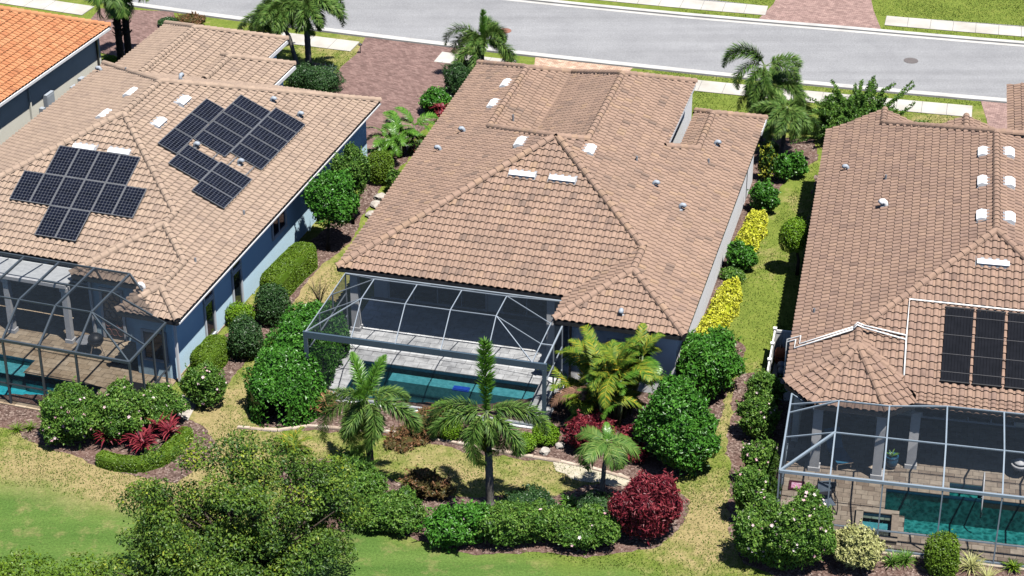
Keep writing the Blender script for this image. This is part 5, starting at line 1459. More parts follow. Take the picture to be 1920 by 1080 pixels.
def palm(label, base, height, fronds, meshes, trunk_r=(.16, .10), tmat='trunk', shaft=.55, lean=(0, 0), name='palm_tree', cat='palm', group=None, seed=1, spear=None, boots=False, extra=None):
    """fronds: list of (azimuth deg, elevation deg, scale, mesh index)"""
    r = random.Random(seed); base = Vector(base); root = empty(name, base); tag(root, label, cat, group)
    top = Vector((lean[0], lean[1], height))
    path = [Vector((0, 0, -.05)), Vector((lean[0]*.15, lean[1]*.15, height*.25)), Vector((lean[0]*.45, lean[1]*.45, height*.6)), top - Vector((0, 0, shaft))]
    mb = MB()
    pl, rs = [], []
    for i in range(25):
        f = i/24*(len(path)-1); k = min(int(f), len(path)-2); pl.append(path[k].lerp(path[k+1], f-k))
        rs.append((trunk_r[0] + (trunk_r[1]-trunk_r[0])*(i/24)**.6)*(1 + (.07 if i % 2 else -.03)) + (.06 if i == 0 else 0))
    mb.tube(pl, rs, 10); mb.build('trunk', MAT[tmat], root, True)
    if boots:
        bm_ = MB()
        for i in range(60):
            f = r.uniform(.35, 1); c = path[0].lerp(path[-1], f); a = r.uniform(0, 6.28); o = Vector((math.cos(a), math.sin(a), 0))
            bm_.bar(c + o*trunk_r[1]*.9, c + o*(trunk_r[1]*.9+.16) + Vector((0, 0, .17)), .09, .03)
        b_ = bm_.build('leaf_bases', MAT[tmat], root); b_['kind'] = 'stuff'
    if shaft:
        s = MB(); s.tube([top - Vector((0, 0, shaft)), top - Vector((0, 0, shaft*.4)), top + Vector((0, 0, .05))], [trunk_r[1]*.98, trunk_r[1]*1.0, trunk_r[1]*.5], 10); s.build('crown_shaft', MAT['shaft'], root, True)
    for az, el, sc, mi in fronds:
        o = link(bpy.data.objects.new('frond', meshes[mi]), root)
        m = Matrix.Translation(top - Vector((0, 0, .05))) @ Matrix.Rotation(math.radians(az), 4, 'Z') @ Matrix.Rotation(-math.radians(el), 4, 'Y') @ Matrix.Rotation(r.uniform(-.5, .5), 4, 'X')
        o.matrix_local = m @ Matrix.Scale(sc, 4)
    if extra:
        for az, el, sc, me, nm in extra:
            o = link(bpy.data.objects.new(nm, me), root)
            o.matrix_local = Matrix.Translation(top - Vector((0, 0, .25))) @ Matrix.Rotation(math.radians(az), 4, 'Z') @ Matrix.Rotation(-math.radians(el), 4, 'Y') @ Matrix.Scale(sc, 4)
    return root

def crown(n, el0, el1, sc, nm, seed, spread=360, az0=0):
    r = random.Random(seed)
    return [(az0 + spread*i/n + r.uniform(-12, 12), r.uniform(el0, el1), sc*r.uniform(.88, 1.1), r.randrange(nm)) for i in range(n)]

FOX = [frond_mesh('frond', L_, 'palm', int(46*L_), lf_, .034, b, True, i, sag=sg_) for i, (b, L_, lf_, sg_) in enumerate(((1.6, 2.5, .46, .22), (2.0, 2.6, .50, .3), (2.5, 2.5, .46, .25), (1.8, 2.1, .42, .35), (2.7, 2.3, .50, .3), (1.4, 2.8, .48, .25)))]
FOXOLD = frond_mesh('old_frond', 2.2, 'palm_yellow', 60, .42, .045, 1.2, True, 66, sag=.4)
FOXUP = frond_mesh('spear_frond', 3.0, 'palm_fresh', 130, .52, .036, .10, True, 9, sag=.0, base=.06, spear=True)
FOXMID = frond_mesh('frond', 2.4, 'palm_fresh', 110, .48, .036, .8, True, 10, sag=.15)
FEA = [frond_mesh('frond', 1.55, 'palm', 40, .42, .045, b, False, 20+i, sag=.45) for i, b in enumerate((1.3, 1.7, 2.1))]
ARE = [frond_mesh('frond', 2.1, 'palm_yellow', 42, .50, .050, b, False, 30+i, sag=.4) for i, b in enumerate((.9, 1.3, 1.7))]
SAB = [frond_mesh('frond', 1.9, 'palm', 44, .75, .055, b, False, 40+i, sag=.5, base=.45) for i, b in enumerate((1.0, 1.5, 1.9))]
ROB = [frond_mesh('frond', 1.25, 'palm_fresh', 44, .30, .03, b, False, 50+i, sag=.3) for i, b in enumerate((1.3, 1.7))]
DEAD = frond_mesh('dead_frond', 2.0, 'dead', 46, .38, .03, .3, True, 60, sag=.3)

palm('tall plume-leaved palm with one upright spear frond in front of the middle pool', G(919,945), 4.15,
     [(198,16,1.08,1),(232,-5,1.05,2),(318,-2,1.08,2),(338,-18,1.0,4),(352,30,1.1,1),(20,20,.9,3),(176,34,1.05,1),(280,-30,.8,4),(210,-22,.95,4)], FOX, (.17,.13), 'trunk', .9, (-.1,.05), seed=1, extra=[(95,84,1.0,FOXUP,'spear_frond'),(228,-62,.8,FOXOLD,'old_frond')])
palm('bushy plume-leaved palm with a brown dead frond beside its trunk', G(697,908), 3.95,
     [(190,8,1.05,1),(222,-8,1.05,2),(258,5,.9,2),(302,-6,1.0,2),(336,10,1.1,1),(8,28,.95,3),(168,28,.95,3),(236,-32,.9,4),(318,-30,.95,4),(205,-20,1.0,4)], FOX, (.16,.12), 'trunk_dark', .7, (-.1,0), seed=2,
     extra=[(60,62,.85,FOXMID,'frond'),(110,58,.9,FOXMID,'frond'),(255,60,.75,FOXMID,'frond'),(300,-84,1.0,DEAD,'dead_frond'),(350,-80,.8,DEAD,'dead_frond'),(240,-70,.8,FOXOLD,'old_frond')])
palm('small palm leaning slightly beside the round burgundy bush', G(1128,942), 2.75, crown(13,-15,35,1.0,3,3), FEA, (.12,.07), 'trunk', .45, (.15,.1), seed=3, extra=[(90,75,.8,ROB[0],'frond')])
palm('small triple-headed palm at the kerb above the middle roof', G(905,150), 2.4, crown(15,-5,50,1.05,6,4), FOX, (.12,.09), 'trunk', .5, seed=4, extra=[(80,80,.6,FOXUP,'spear_frond')])
palm('tall palm with an arching double plume beside the road right of the middle house', G(1425,268), 4.3, [(180,62,1.15,2),(165,70,1.1,2),(195,30,1.0,2),(0,35,1.1,2),(340,25,1,2),(255,-5,.9,2),(285,-15,.9,2),(225,5,.9,2)], FOX, (.14,.10), 'trunk', .7, seed=5)
palm('middle palm of the clump between the middle house and the feathery tree', G(1440,265), 3.3, crown(15,-15,40,.95,6,6), FOX, (.13,.10), 'trunk', .6, seed=6)
palm('low palm with a bare grey trunk nearest the rosy roofed house', G(1465,300), 2.9, crown(15,-12,45,.95,6,7), FOX, (.13,.10), 'trunk', .6, (.1,0), seed=7)
palm('palm with a dark ringed trunk at the top left, left one of the pair', G(228,122), 4.5, crown(16,-30,45,1.0,3,8), SAB, (.21,.18), 'trunk_dark', 0, seed=8, boots=True)
palm('palm with a dark ringed trunk at the top left, right one of the pair', G(243,118), 4.9, crown(16,-30,45,1.0,3,9), SAB, (.21,.18), 'trunk_dark', 0, seed=9, boots=True)
palm('large plume palm standing on the front lawn of the solar house', G(580,140), 4.3, crown(16,-10,40,1.15,6,10), FOX, (.2,.15), 'trunk', .7, seed=10)
palm('slanting plume palm behind the garage roof of the solar house', G(562,148), 4.0, crown(14,-15,35,.95,6,11), FOX, (.15,.10), 'trunk', .6, (-1.0,.3), seed=11)
palm('short plume palm behind the garage ridge of the solar house', G(508,105), 2.6, crown(13,-10,40,.85,6,12), FOX, (.13,.09), 'trunk', .5, seed=12)

def clump(label, base, n, meshes, el0, el1, sc, seed, spread=.5, z0=.3, z1=1.2, name='palm_clump', stems=True, cat='palm'):
    r = random.Random(seed); base = Vector(base); root = empty(name, base); tag(root, label, cat)
    st = [(r.uniform(-spread, spread), r.uniform(-spread, spread), r.uniform(z0, z1)) for _ in range(max(4, n//5))]
    if stems:
        for x, y, z in st:
            m = MB(); m.tube([(x*.6, y*.6, -.02), (x*.9, y*.9, z*.6), (x, y, z)], [.06, .05, .04], 7); m.build('stem', MAT['shaft'], root, True)
    for i in range(n):
        x, y, z = st[i % len(st)]; az = 360*i/n*2.4 + r.uniform(-20, 20)
        o = link(bpy.data.objects.new('frond', meshes[r.randrange(len(meshes))]), root)
        o.matrix_local = Matrix.Translation((x, y, z)) @ Matrix.Rotation(math.radians(az), 4, 'Z') @ Matrix.Rotation(-math.radians(r.uniform(el0, el1)), 4, 'Y') @ Matrix.Rotation(r.uniform(-.5, .5), 4, 'X') @ Matrix.Scale(sc*r.uniform(.8, 1.15), 4)
    return root
clump('large yellow-green areca palm clump at the corner of the middle house', G(1150,785), 96, ARE+[frond_mesh('frond', 1.7, 'palm_fresh', 38, .42, .045, 1.2, False, 78, sag=.4)], 5, 85, .82, 21, 1.15, .7, 2.9)
clump('smaller browning areca palm clump beside the screen enclosure corner', G(1085,788), 22, ARE+[frond_mesh('frond', 1.9, 'dead', 36, .45, .045, 1.7, False, 77, sag=.4)], 10, 75, .85, 22, .45, .6, 1.7)
clump('bushy fine-leaved palm clump between the plum driveway and the middle roof', G(752,290), 40, ROB, 10, 65, 1.15, 23, .8, .6, 1.4)
clump('small golden palm tuft on the lawn behind the foreground tree', G(545,850), 12, [frond_mesh('frond', 1.0, 'palm_yellow', 30, .3, .03, 1.2, False, 71)], 30, 70, .9, 24, .15, .1, .3, stems=False)

# ferns / strap-leaved plants
def rosette(name, label, base, n, L, w, kind, el0, el1, seed, cat='plant', group=None, bend=.8, stem=0.0, heads=1, hs=.3):
    r = random.Random(seed); mb = MB(); base = Vector(base)
    for h in range(heads):
        off = Vector((r.uniform(-hs, hs), r.uniform(-hs, hs), stem*r.uniform(.6, 1.1))) if heads > 1 else Vector((0, 0, stem))
        if stem: mb.tube([(off.x*.7, off.y*.7, -.02), off], [.025, .018], 5, .1)
        for i in range(n):
            a = 2*math.pi*i/n*1.618*3 + r.uniform(-.2, .2); el = math.radians(r.uniform(el0, el1)); l = L*r.uniform(.75, 1.1); t = min(1, max(0, r.gauss(.5, .22)))
            d = Vector((math.cos(a), math.sin(a), 0)); s = Vector((-math.sin(a), math.cos(a), 0))
            pts = []; p = off.copy(); an = el
            for k in range(4): pts.append((p.copy(), w*[.5, 1, .8, .05][k])); p = p + (d*math.cos(an) + Vector((0, 0, 1))*math.sin(an))*l/3; an -= bend*.5
            V = []
            for q, ww in pts: V += [q - s*ww/2, q + s*ww/2]
            mb.add(V, [[0,1,3,2],[2,3,5,4],[4,5,7,6]], t)
    o = mb.build(name, LM[kind]); o.location = base; tag(o, label, cat, group); return o

rosette('cordyline', 'left one of three dark red cordylines in the flowering hedge', G(212,838), 20, .7, .07, 'red', 15, 75, 1, stem=.4, heads=4, hs=.4)
rosette('cordyline', 'middle one of three dark red cordylines in the flowering hedge', G(258,842), 22, .75, .08, 'red', 15, 75, 2, stem=.5, heads=5, hs=.45)
rosette('cordyline', 'right one of three dark red cordylines in the flowering hedge', G(308,822), 20, .7, .07, 'red', 15, 75, 3, stem=.6, heads=4, hs=.35)
rosette('cordyline', 'rusty cordyline beside the left post of the dark screen enclosure', G(600,772), 20, .55, .07, 'rust', 10, 75, 4, stem=.35, heads=6, hs=.5)
rosette('cordyline', 'brownish cordyline beside the wing wall of the middle house', G(1243,715), 18, .6, .08, 'rust', 10, 75, 5, stem=.5, heads=5, hs=.4)
rosette('cordyline', 'red cordyline under the round bush beside the plum driveway', G(822,225), 18, .5, .09, 'red', 15, 75, 6, stem=.6, heads=4, hs=.45)
rosette('cordyline', 'dark red cordyline beside the orange roofed house', G(45,240), 20, .6, .1, 'red', 15, 75, 7, stem=.6, heads=5, hs=.7)
rosette('cordyline', 'reddish brown low cordyline at the foot of the bushy palm clump', G(765,285), 18, .5, .07, 'red', 15, 75, 8, stem=.3, heads=3, hs=.3)
rosette('agave', 'blue-grey agave on the front lawn of the solar house', G(614,148), 22, .95, .13, 'agave', 25, 85, 9, 'agave', bend=.25)
rosette('fern', 'bright fern at the foot of the tall spear palm', G(872,962), 44, .6, .07, 'palm_fresh', 20, 70, 10, 'fern', bend=1.0, heads=2, hs=.2)
rosette('fern', 'bright fern between the spear palm and the small palm', G(1068,945), 40, .55, .07, 'palm_fresh', 20, 70, 11, 'fern', bend=1.0, heads=2, hs=.25)
rosette('fern', 'lime strap plant by the agave', G(590,160), 30, .4, .06, 'lime', 20, 70, 12, 'plant', heads=2, hs=.3)
rosette('grass_tuft', 'dry ornamental grass tuft beside the boxy lime shrub', G(1835,1075), 60, .8, .025, 'cream', 30, 80, 13, 'plant', heads=3, hs=.5)
rosette('grass_tuft', 'small strappy plant at the left end of the flowering hedge', G(42,812), 40, .5, .03, 'olive', 30, 80, 14, 'plant', heads=2, hs=.3)
rosette('grass_tuft', 'small green seedling plant by the rear screen wall at the right edge', G(1890,1062), 30, .5, .05, 'olive', 30, 80, 15, 'plant', heads=2, hs=.2)
rosette('grass_tuft', 'grassy green plant between the variegated shrub and the boxy lime shrub', G(1680,1055), 50, .6, .03, 'mid', 30, 85, 16, 'plant', heads=4, hs=.4)

# ------------------------------------------------------------------ hedges and shrubs of the solar house
def wp(l, z): return [G(*p, z) for p in l]
hedge('clipped_hedge', 'long box-clipped green hedge along the white wall of the solar house', wp([(578,450),(543,482),(502,525)], 1.15), 1.25, 1.25, 'olive', seed=1)
hedge('clipped_hedge', 'leaf-shaped clipped hedge at the rear corner of the solar house', wp([(412,625),(392,650),(370,672)], .95), 1.05, 1.15, 'olive', seed=2)
hedge('clipped_hedge', 'low curved clipped hedge bordering the flowering hedge', wp([(182,848),(215,858),(260,862),(300,850),(330,825),(352,798)], .45), .5, .62, 'olive', seed=3)
B((478,533,544,612), 'deep', 'dark clipped ball shrub beside the long box-clipped hedge')
B((426,594,493,676), 'deep', 'dark clipped ball shrub nearest the leaf-shaped hedge')
B((424,570,478,612), 'lime', 'small yellow-green clipped mound between the two dark balls', ex=1.3)
B((345,685,420,768), 'mid', 'loose flowering shrub at the white path by the solar house', flowers=26)
BB([(85,722,200,835),(170,725,275,830),(245,722,345,800),(80,760,150,838)], 'mid', 'wide hibiscus hedge with pale pink flowers below the turquoise pool', 'flowering_hedge', 'hedge', flowers=170, amp=.12)
B((690,283,738,346), 'olive', 'clipped yellow-green shrub under the far end of the blue-shaded wall', ex=1.4)
B((722,318,758,366), 'mid', 'small green shrub beside the left eave of the middle house')
BB([(0,222,40,266),(-30,232,15,275)], 'lime', 'bright green mound between the orange roof and the tan roof')
B((58,214,85,228), 'olive', 'small low shrub by the cream wall of the orange roofed house')
B((192,104,222,124), 'lime', 'small round yellow-green shrub at the corner of the orange roofed house')
B((296,32,334,52), 'deep', 'grey-green shrub beyond the garage roof of the solar house')
B((330,28,385,52), 'rust', 'reddish croton shrub beyond the garage roof of the solar house')
BB([(540,118,600,172),(575,130,635,175)], 'deep', 'dark shrub mass under the palms on the front lawn', amp=.2)
B((548,150,580,172), 'lime', 'small lime shrub at the corner of the garage roof')
# ball trees on trunks
def ball_tree(label, box, kind, foot, seed, group=None, zc=None):
    f = G(*foot); root = empty('ball_tree', f); tag(root, label, 'tree', group)
    z = zc or 2.4
    c, rad, _ = box_blob(box, 1.0, zc=z)
    o = bush('crown', None, None, [(Vector(c) - f, rad, 0)], kind, seed=seed, parent=root, amp=.07)
    m = MB(); m.tube([(0,0,-.05),(.03,.02,z*.4),(Vector(c)-f).xy.to_tuple()+(z,)], [.09,.07,.05], 7); m.build('trunk', MAT['bark'], root, True)
    return root
ball_tree('round-headed tree on a bare trunk, nearest the long box-clipped hedge', (576,322,666,436), 'glossy', (615,470), 31, zc=2.3)
ball_tree('round-headed tree on a bare trunk, behind the nearer one', (622,278,692,385), 'mid', (662,420), 32, zc=2.3)
ball_tree('clipped ball tree standing at the eave of the rosy roofed house', (1463,408,1514,477), 'lime', (1494,515), 33, zc=1.9)

# ------------------------------------------------------------------ middle house, left hedge and pool bed
hedge('glossy_hedge', 'big glossy green hedge left of the dark screen enclosure', wp([(604,560),(566,622),(534,680),(508,732)], 1.8), 2.1, 3.0, 'glossy', seed=8, ex=1.6, rough=.13)
BB([(835,118,885,182),(850,112,898,150)], 'deep', 'dark narrow-leaved shrub beside the driveway at the middle house corner', leaf=(.2,.04), amp=.15)
B((787,168,845,214), 'glossy', 'round glossy bush beside the plum driveway')
for i, (b, t) in enumerate([((806,752,852,792),'lime ball shrub furthest left behind the spear palm'), ((822,778,866,826),'lime ball shrub left of the spear palm trunk, in front of the smaller one'), ((880,790,934,832),'lime ball shrub directly behind the spear palm trunk'), ((996,792,1048,836),'lime ball shrub furthest right behind the spear palm'), ((962,812,1006,850),'lime ball shrub under the right fronds of the spear palm')]):
    B(b, 'lime', t, group='lime ball shrubs by the pool', asp=1.0)
BB([(770,770,830,825),(790,760,840,800)], 'rust', 'reddish brown loose shrub left of the lime balls', amp=.2)
BB([(720,800,800,840)], 'rust', 'low rusty shrub under the bushy plume palm', amp=.2)
BB([(1060,780,1130,850),(1085,775,1150,830)], 'red', 'burgundy loose shrub behind the small leaning palm', amp=.2)
BB([(1160,800,1205,850),(1170,830,1215,870)], 'red', 'dark red shrub between the small leaning palm and the glossy hedge', amp=.2)
BB([(1200,715,1330,880),(1225,760,1345,895)], 'glossy', 'tall glossy green hedge above the round burgundy bush', 'glossy_hedge', 'hedge', amp=.07, asp=1.0)
BB([(1270,622,1388,740),(1272,640,1365,765)], 'glossy', 'tall glossy green hedge at the rear corner of the middle house', 'glossy_hedge', 'hedge', amp=.07, asp=1.0)
BB([(1150,893,1275,1022)], 'red', 'round burgundy bush on the lawn in front of the glossy hedge', amp=.08)
# front bed
BB([(700,925,800,1000),(660,930,740,1000)], 'mid', 'green shrub in the front bed at the left, below the bushy plume palm', amp=.15, flowers=4)
BB([(800,950,890,1030),(840,940,930,1020)], 'glossy', 'bright green shrub in the front bed below the spear palm', amp=.15, flowers=3)
BB([(900,945,990,1030),(950,940,1040,1020)], 'mid', 'green shrub with a few pink flowers in the middle of the front bed', amp=.15, flowers=10)
BB([(1000,955,1090,1025),(1050,950,1160,1030)], 'mid', 'green shrub with pink flowers beside the round burgundy bush', amp=.15, flowers=14)
BB([(940,920,1040,965)], 'deep', 'low grey-green ground cover behind the front bed', amp=.2)
BB([(755,880,825,935),(800,895,850,935)], 'rust', 'orange-tinged croton left of the spear palm trunk', amp=.2)
BB([(1080,925,1160,975)], 'deep', 'low dark shrub at the foot of the small leaning palm', amp=.15)
BB([(600,850,720,960)], 'mid', 'loose green shrub at the foot of the bushy plume palm', amp=.2)
# strip beside the middle house
hedge('yellow_shrub', 'upper bright yellow shrub row against the white side wall', wp([(1424,392),(1408,422),(1390,455)], .85), .95, 1.05, 'yellow', seed=21, cat='shrub', ex=1.4, rough=.2)
hedge('yellow_shrub', 'lower long bright yellow shrub row against the white side wall', wp([(1376,522),(1358,555),(1340,590),(1325,625)], .85), .95, 1.1, 'yellow', seed=22, cat='shrub', ex=1.4, rough=.2)
BB([(1405,340,1458,402)], 'glossy', 'round green shrub above the upper yellow shrub')
BB([(1362,456,1414,514)], 'glossy', 'round green shrub between the two yellow shrubs')
BB([(1352,500,1396,528)], 'mid', 'small low green shrub above the lower yellow shrub', ex=1.3)
BB([(1422,278,1456,342)], 'variegated', 'variegated yellow and green shrub under the palms at the middle house')
BB([(1448,290,1486,345),(1476,288,1514,336)], 'glossy', 'double green shrub at the foot of the bare-trunk palm', amp=.12)
BB([(1425,262,1460,295)], 'deep', 'small dark shrub behind the variegated one')
# ------------------------------------------------------------------ right house
BB([(1398,700,1470,780),(1385,745,1462,830)], 'mid', 'upper part of the tall hibiscus hedge beside the rosy roofed house', 'flowering_hedge', 'hedge', flowers=40, amp=.1)
BB([(1392,825,1460,920),(1372,880,1455,985)], 'mid', 'middle part of the hibiscus hedge beside the pale grey screen cage', 'flowering_hedge', 'hedge', flowers=50, amp=.1)
BB([(1370,940,1480,1060),(1440,925,1560,1075),(1400,960,1520,1070)], 'mid', 'big hibiscus hedge with many pink flowers at the corner of the pale grey screen cage', 'flowering_hedge', 'hedge', flowers=200, amp=.08)
B((1556,986,1656,1072), 'cream', 'pale cream variegated shrub in front of the small spa')
B((1736,1005,1798,1078), 'olive', 'boxy lime-topped shrub in front of the green teal pool', ex=1.6)
hedge('clipped_hedge', 'low dark clipped hedge in the shade under the left eave of the rosy roofed house', wp([(1535,345),(1524,420),(1512,500),(1500,590)], .5), .6, .45, 'deep', seed=6)

# feathery wide tree between the middle and right houses
def feathery(label, base, seed):
    r = np.random.default_rng(seed); base = Vector(base); root = empty('feathery_tree', base); tag(root, label, 'tree')
    tr = MB(); PP, NN = [], []
    for i in range(210):
        a = r.uniform(0, 2*np.pi); el = r.uniform(.0, 1.3) if i > 22 else r.uniform(.2, .8); L = r.uniform(1.3, 2.7) if i > 22 else r.uniform(3.0, 4.2)
        d = np.array([math.cos(a)*math.cos(el)*1.15, math.sin(a)*math.cos(el), math.sin(el)]); p = np.array([0, 0, .5]); pts = [p]
        for k in range(8):
            d = d + r.normal(0, .09, 3) + np.array([0, 0, -.035]); d /= np.linalg.norm(d); p = p + d*L/8; pts.append(p)
        tr.tube(pts[:7], list(np.linspace(.035, .012, 7)), 4)
        pts = np.array(pts); n = 330; t = r.uniform(.12, 1, n)*8; k = np.minimum(t.astype(int), 7); q = pts[k] + (pts[k+1]-pts[k])*(t-k)[:, None]
        o = unit(r.normal(size=(n, 3))); PP.append(q + o*r.uniform(.02, .13, n)[:, None]); NN.append(o + np.array([0, 0, .5]))
    for _ in range(26):          # dense leafy heart of the tree
        c = np.array([r.uniform(-1.6, 1.6), r.uniform(-1.2, 1.2), r.uniform(.7, 1.9)]); n = 420; o = unit(r.normal(size=(n, 3)))
        PP.append(c + o*np.array([.7, .7, .5])*np.power(r.uniform(.2, 1, n), .4)[:, None]); NN.append(o + np.array([0, 0, .5]))
    tr.tube([(0,0,-.05),(0,0,.6)], [.13,.1], 8)
    tr.build('trunk', MAT['bark'], root)
    P, N = np.vstack(PP), unit(np.vstack(NN)); ok = P[:, 2] > .1; P, N = P[ok], N[ok]
    V, F = leaf_quads(P, N, .17, .06, r, .8)
    me = mesh_np('crown', V, F, LM['mid'], tints(len(P), r, P=P)); link(bpy.data.objects.new('crown', me), root)
    return root
feathery('wide feathery dark green tree with spiky branches behind the rosy roof', G(1606,262), 5)

# foreground tree crowns
def tree(label, base, centre, rad, nclump, seed, leaf=(.125, .075), per=620, kind='oak', name='shade_tree', zmin=-.5):
    r = np.random.default_rng(seed); base = Vector(base); root = empty(name, base); tag(root, label, 'tree')
    c0 = np.array(centre) - np.array(base[:]); D = sphere_dirs(nclump, r, zmin); f = r.uniform(.35, 1.0, nclump)**.55
    C = c0 + D*np.array(rad)*f[:, None]*lump(D, seed, .16)[:, None]
    tr = MB(); tr.tube([(0,0,-.05),(.05,.05,1.0),(c0[0]*.5,c0[1]*.5,c0[2]*.55),(c0[0],c0[1],c0[2]*.8)], [.22,.18,.15,.1], 8)
    for i in range(nclump):
        if i % 2 == 0:
            m = (C[i] + np.array([c0[0]*.6, c0[1]*.6, c0[2]*.5]))/2 + r.normal(0, .15, 3); tr.tube([(c0[0]*.55,c0[1]*.55,c0[2]*.55), m, C[i]], [.07,.045,.015], 5)
    tr.build('trunk', MAT['bark'], root)
    PP, NN, tint_ = [], [], []
    for i in range(nclump):
        rr = r.uniform(.38, .85); n = int(per*1.9*rr*rr); d = unit(r.normal(size=(n, 3)))
        rad_ = rr*np.power(r.uniform(.25, 1, n), .45)
        # sprigs poke out of the clump
        spr = r.random(n) < .12; rad_[spr] *= r.uniform(1.05, 1.4, spr.sum())
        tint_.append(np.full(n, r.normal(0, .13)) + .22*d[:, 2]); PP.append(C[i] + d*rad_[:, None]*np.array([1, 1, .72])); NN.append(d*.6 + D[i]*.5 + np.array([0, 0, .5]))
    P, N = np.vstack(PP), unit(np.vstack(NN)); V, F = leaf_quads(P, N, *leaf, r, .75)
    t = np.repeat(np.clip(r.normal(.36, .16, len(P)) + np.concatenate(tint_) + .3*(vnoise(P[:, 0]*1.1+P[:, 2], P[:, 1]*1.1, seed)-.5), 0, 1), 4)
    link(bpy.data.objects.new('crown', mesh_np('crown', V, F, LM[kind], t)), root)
    return root
c_ = G(465, 985, 3.5)
tree('large dense shade tree with small dark leaves in the foreground', (c_.x, c_.y, 0), (c_.x, c_.y, 3.5), (4.0, 3.1, 3.0), 120, 11, per=470)
c_ = G(385, 1085, 2.4)
tree('second dark shade tree at the bottom edge below the first', (c_.x, c_.y, 0), (c_.x, c_.y, 2.4), (3.4, 2.3, 2.2), 72, 12, per=560)
c_ = G(85, 1135, 2.2)
tree('yellow-tipped tree top at the bottom left corner', (c_.x, c_.y, 0), (c_.x, c_.y, 2.0), (3.2, 1.8, 1.7), 40, 13, kind='olive', per=420)
# bare twiggy shrub beside the left eave of the middle house
r_ = random.Random(3); mb = MB()
for i in range(16):
    a = r_.uniform(0, 6.28); q = Vector((math.cos(a)*.5, math.sin(a)*.5, 1.1))*r_.uniform(.7, 1.2); mb.tube([(0,0,-.02), q*.5 + Vector((0,0,.1)), q], [.018,.012,.005], 5)
    mb.tube([q*.5 + Vector((0,0,.1)), q*.75 + Vector((r_.uniform(-.3,.3), r_.uniform(-.3,.3), .25))], [.01,.004], 4)
o = mb.build('bare_shrub', MAT['bark']); o.location = G(600, 570); tag(o, 'leafless twiggy shrub left of the middle roof corner', 'shrub')
# ================================================================== small things on the decks and walls
def at(k, x, y, z=.055): return L2W(k, x, y, z)
def prop(name, k, x, y, label, cat, rz=0.0, z=.06, group=None):
    o = empty(name, at(k, x, y, z), FR[k][1] + rz); tag(o, label, cat, group); return o

# patio chairs and table on the right deck
def chair(x, y, rz, label):
    c = prop('patio_chair', '3', x, y, label, 'chair', rz, group='sling chairs on the right deck')
    m = MB(); m.add([(-.27,-.26,.42),(.27,-.26,.42),(.27,.26,.38),(-.27,.26,.38),(-.27,-.26,.40),(.27,-.26,.40),(.27,.26,.36),(-.27,.26,.36)], [[0,1,2,3],[7,6,5,4],[0,4,5,1],[1,5,6,2],[2,6,7,3],[3,7,4,0]]); m.build('seat', MAT['pump'], c)
    m = MB(); m.add([(-.27,.26,.38),(.27,.26,.38),(.25,.52,1.0),(-.25,.52,1.0),(-.27,.28,.38),(.27,.28,.38),(.25,.54,1.0),(-.25,.54,1.0)], [[3,2,1,0],[4,5,6,7],[0,1,5,4],[1,2,6,5],[2,3,7,6],[3,0,4,7]]); m.build('backrest', MAT['pump'], c)
    for s in (-1, 1):
        m = MB(); m.tube([(s*.31,-.30,.0),(s*.32,-.32,.35),(s*.32,-.22,.62),(s*.31,.1,.66),(s*.28,.40,.72)], .02, 6); m.build('arm', MAT['bronze'], c, True)
        m = MB(); m.tube([(s*.31,-.30,.012),(s*.32,0,.012),(s*.31,.35,.012)], .02, 6); m.build('runner', MAT['bronze'], c, True)
        m = MB(); m.tube([(s*.30,.3,.02),(s*.28,.26,.4)], .018, 6); m.build('leg', MAT['bronze'], c, True)
chair(1.98, -2.75, math.radians(190), 'dark sling patio chair on the right deck, the one nearer the house')
chair(2.05, -3.75, math.radians(20), 'dark sling patio chair on the right deck, the one nearer the flowering hedge')
t = prop('patio_table', '3', 1.9, -3.25, 'small dark round patio table between the two sling chairs', 'table')
m = MB(); m.lathe([(.36,.60),(.38,.615),(.38,.63),(.05,.635)], n=18); m.build('table_top', MAT['bronze'], t)
m = MB(); m.lathe([(.03,.04),(.03,.6)], n=8); m.build('pedestal', MAT['bronze'], t)
m = MB(); m.lathe([(.26,0),(.26,.02),(.04,.05)], n=14); m.build('base', MAT['bronze'], t)
# framed pink picture lying on the deck
p = prop('picture_panel', '3', .82, -2.35, 'small square panel with a pink pattern in a dark plum frame on the deck', 'picture')
m = MB()
for a in ((-.3,.3,-.3,-.2),(-.3,.3,.2,.3),(-.3,-.2,-.2,.2),(.2,.3,-.2,.2)): m.box(*a, 0, .05)
m.build('frame', MAT['rust_metal'], p)
pm, nt, b = base_mat('pink_pattern', .6, .3)
nt.links.new(ramp(nt, [(.35, (.62,.10,.30)), (.5, (.80,.42,.58)), (.62, (.85,.75,.80))], noise(nt, 11, 3)), b.inputs['Base Color'])
m = MB(); m.box(-.2,.2,-.2,.2,.005,.03); m.build('panel', pm, p)
# blue lounge chair in the lanai shade
l = prop('lounge_chair', '3', 2.2, -.15, 'blue lounge chair in the shade under the turret roof', 'lounge chair', math.radians(25))
m = MB(); m.box(-.32,.32,-.85,.2,.30,.36); m.build('seat', MAT['lounge'], l)
m = MB(); m.add([(-.32,.2,.30),(.32,.2,.30),(.32,.75,.95),(-.32,.75,.95),(-.32,.2,.36),(.32,.2,.36),(.32,.71,.99),(-.32,.71,.99)], [[0,3,2,1],[4,5,6,7],[0,1,5,4],[1,2,6,5],[2,3,7,6],[3,0,4,7]]); m.build('backrest', MAT['lounge'], l)
for sx in (-.28,.28):
    for sy in (-.75,.15):
        m = MB(); m.bar((sx,sy,0),(sx,sy,.3),.035); m.build('leg', MAT['steel'], l)
m = MB(); m.bar((-.32,-.86,.33),(.32,-.86,.33),.03); m.build('front_rail', MAT['steel'], l)
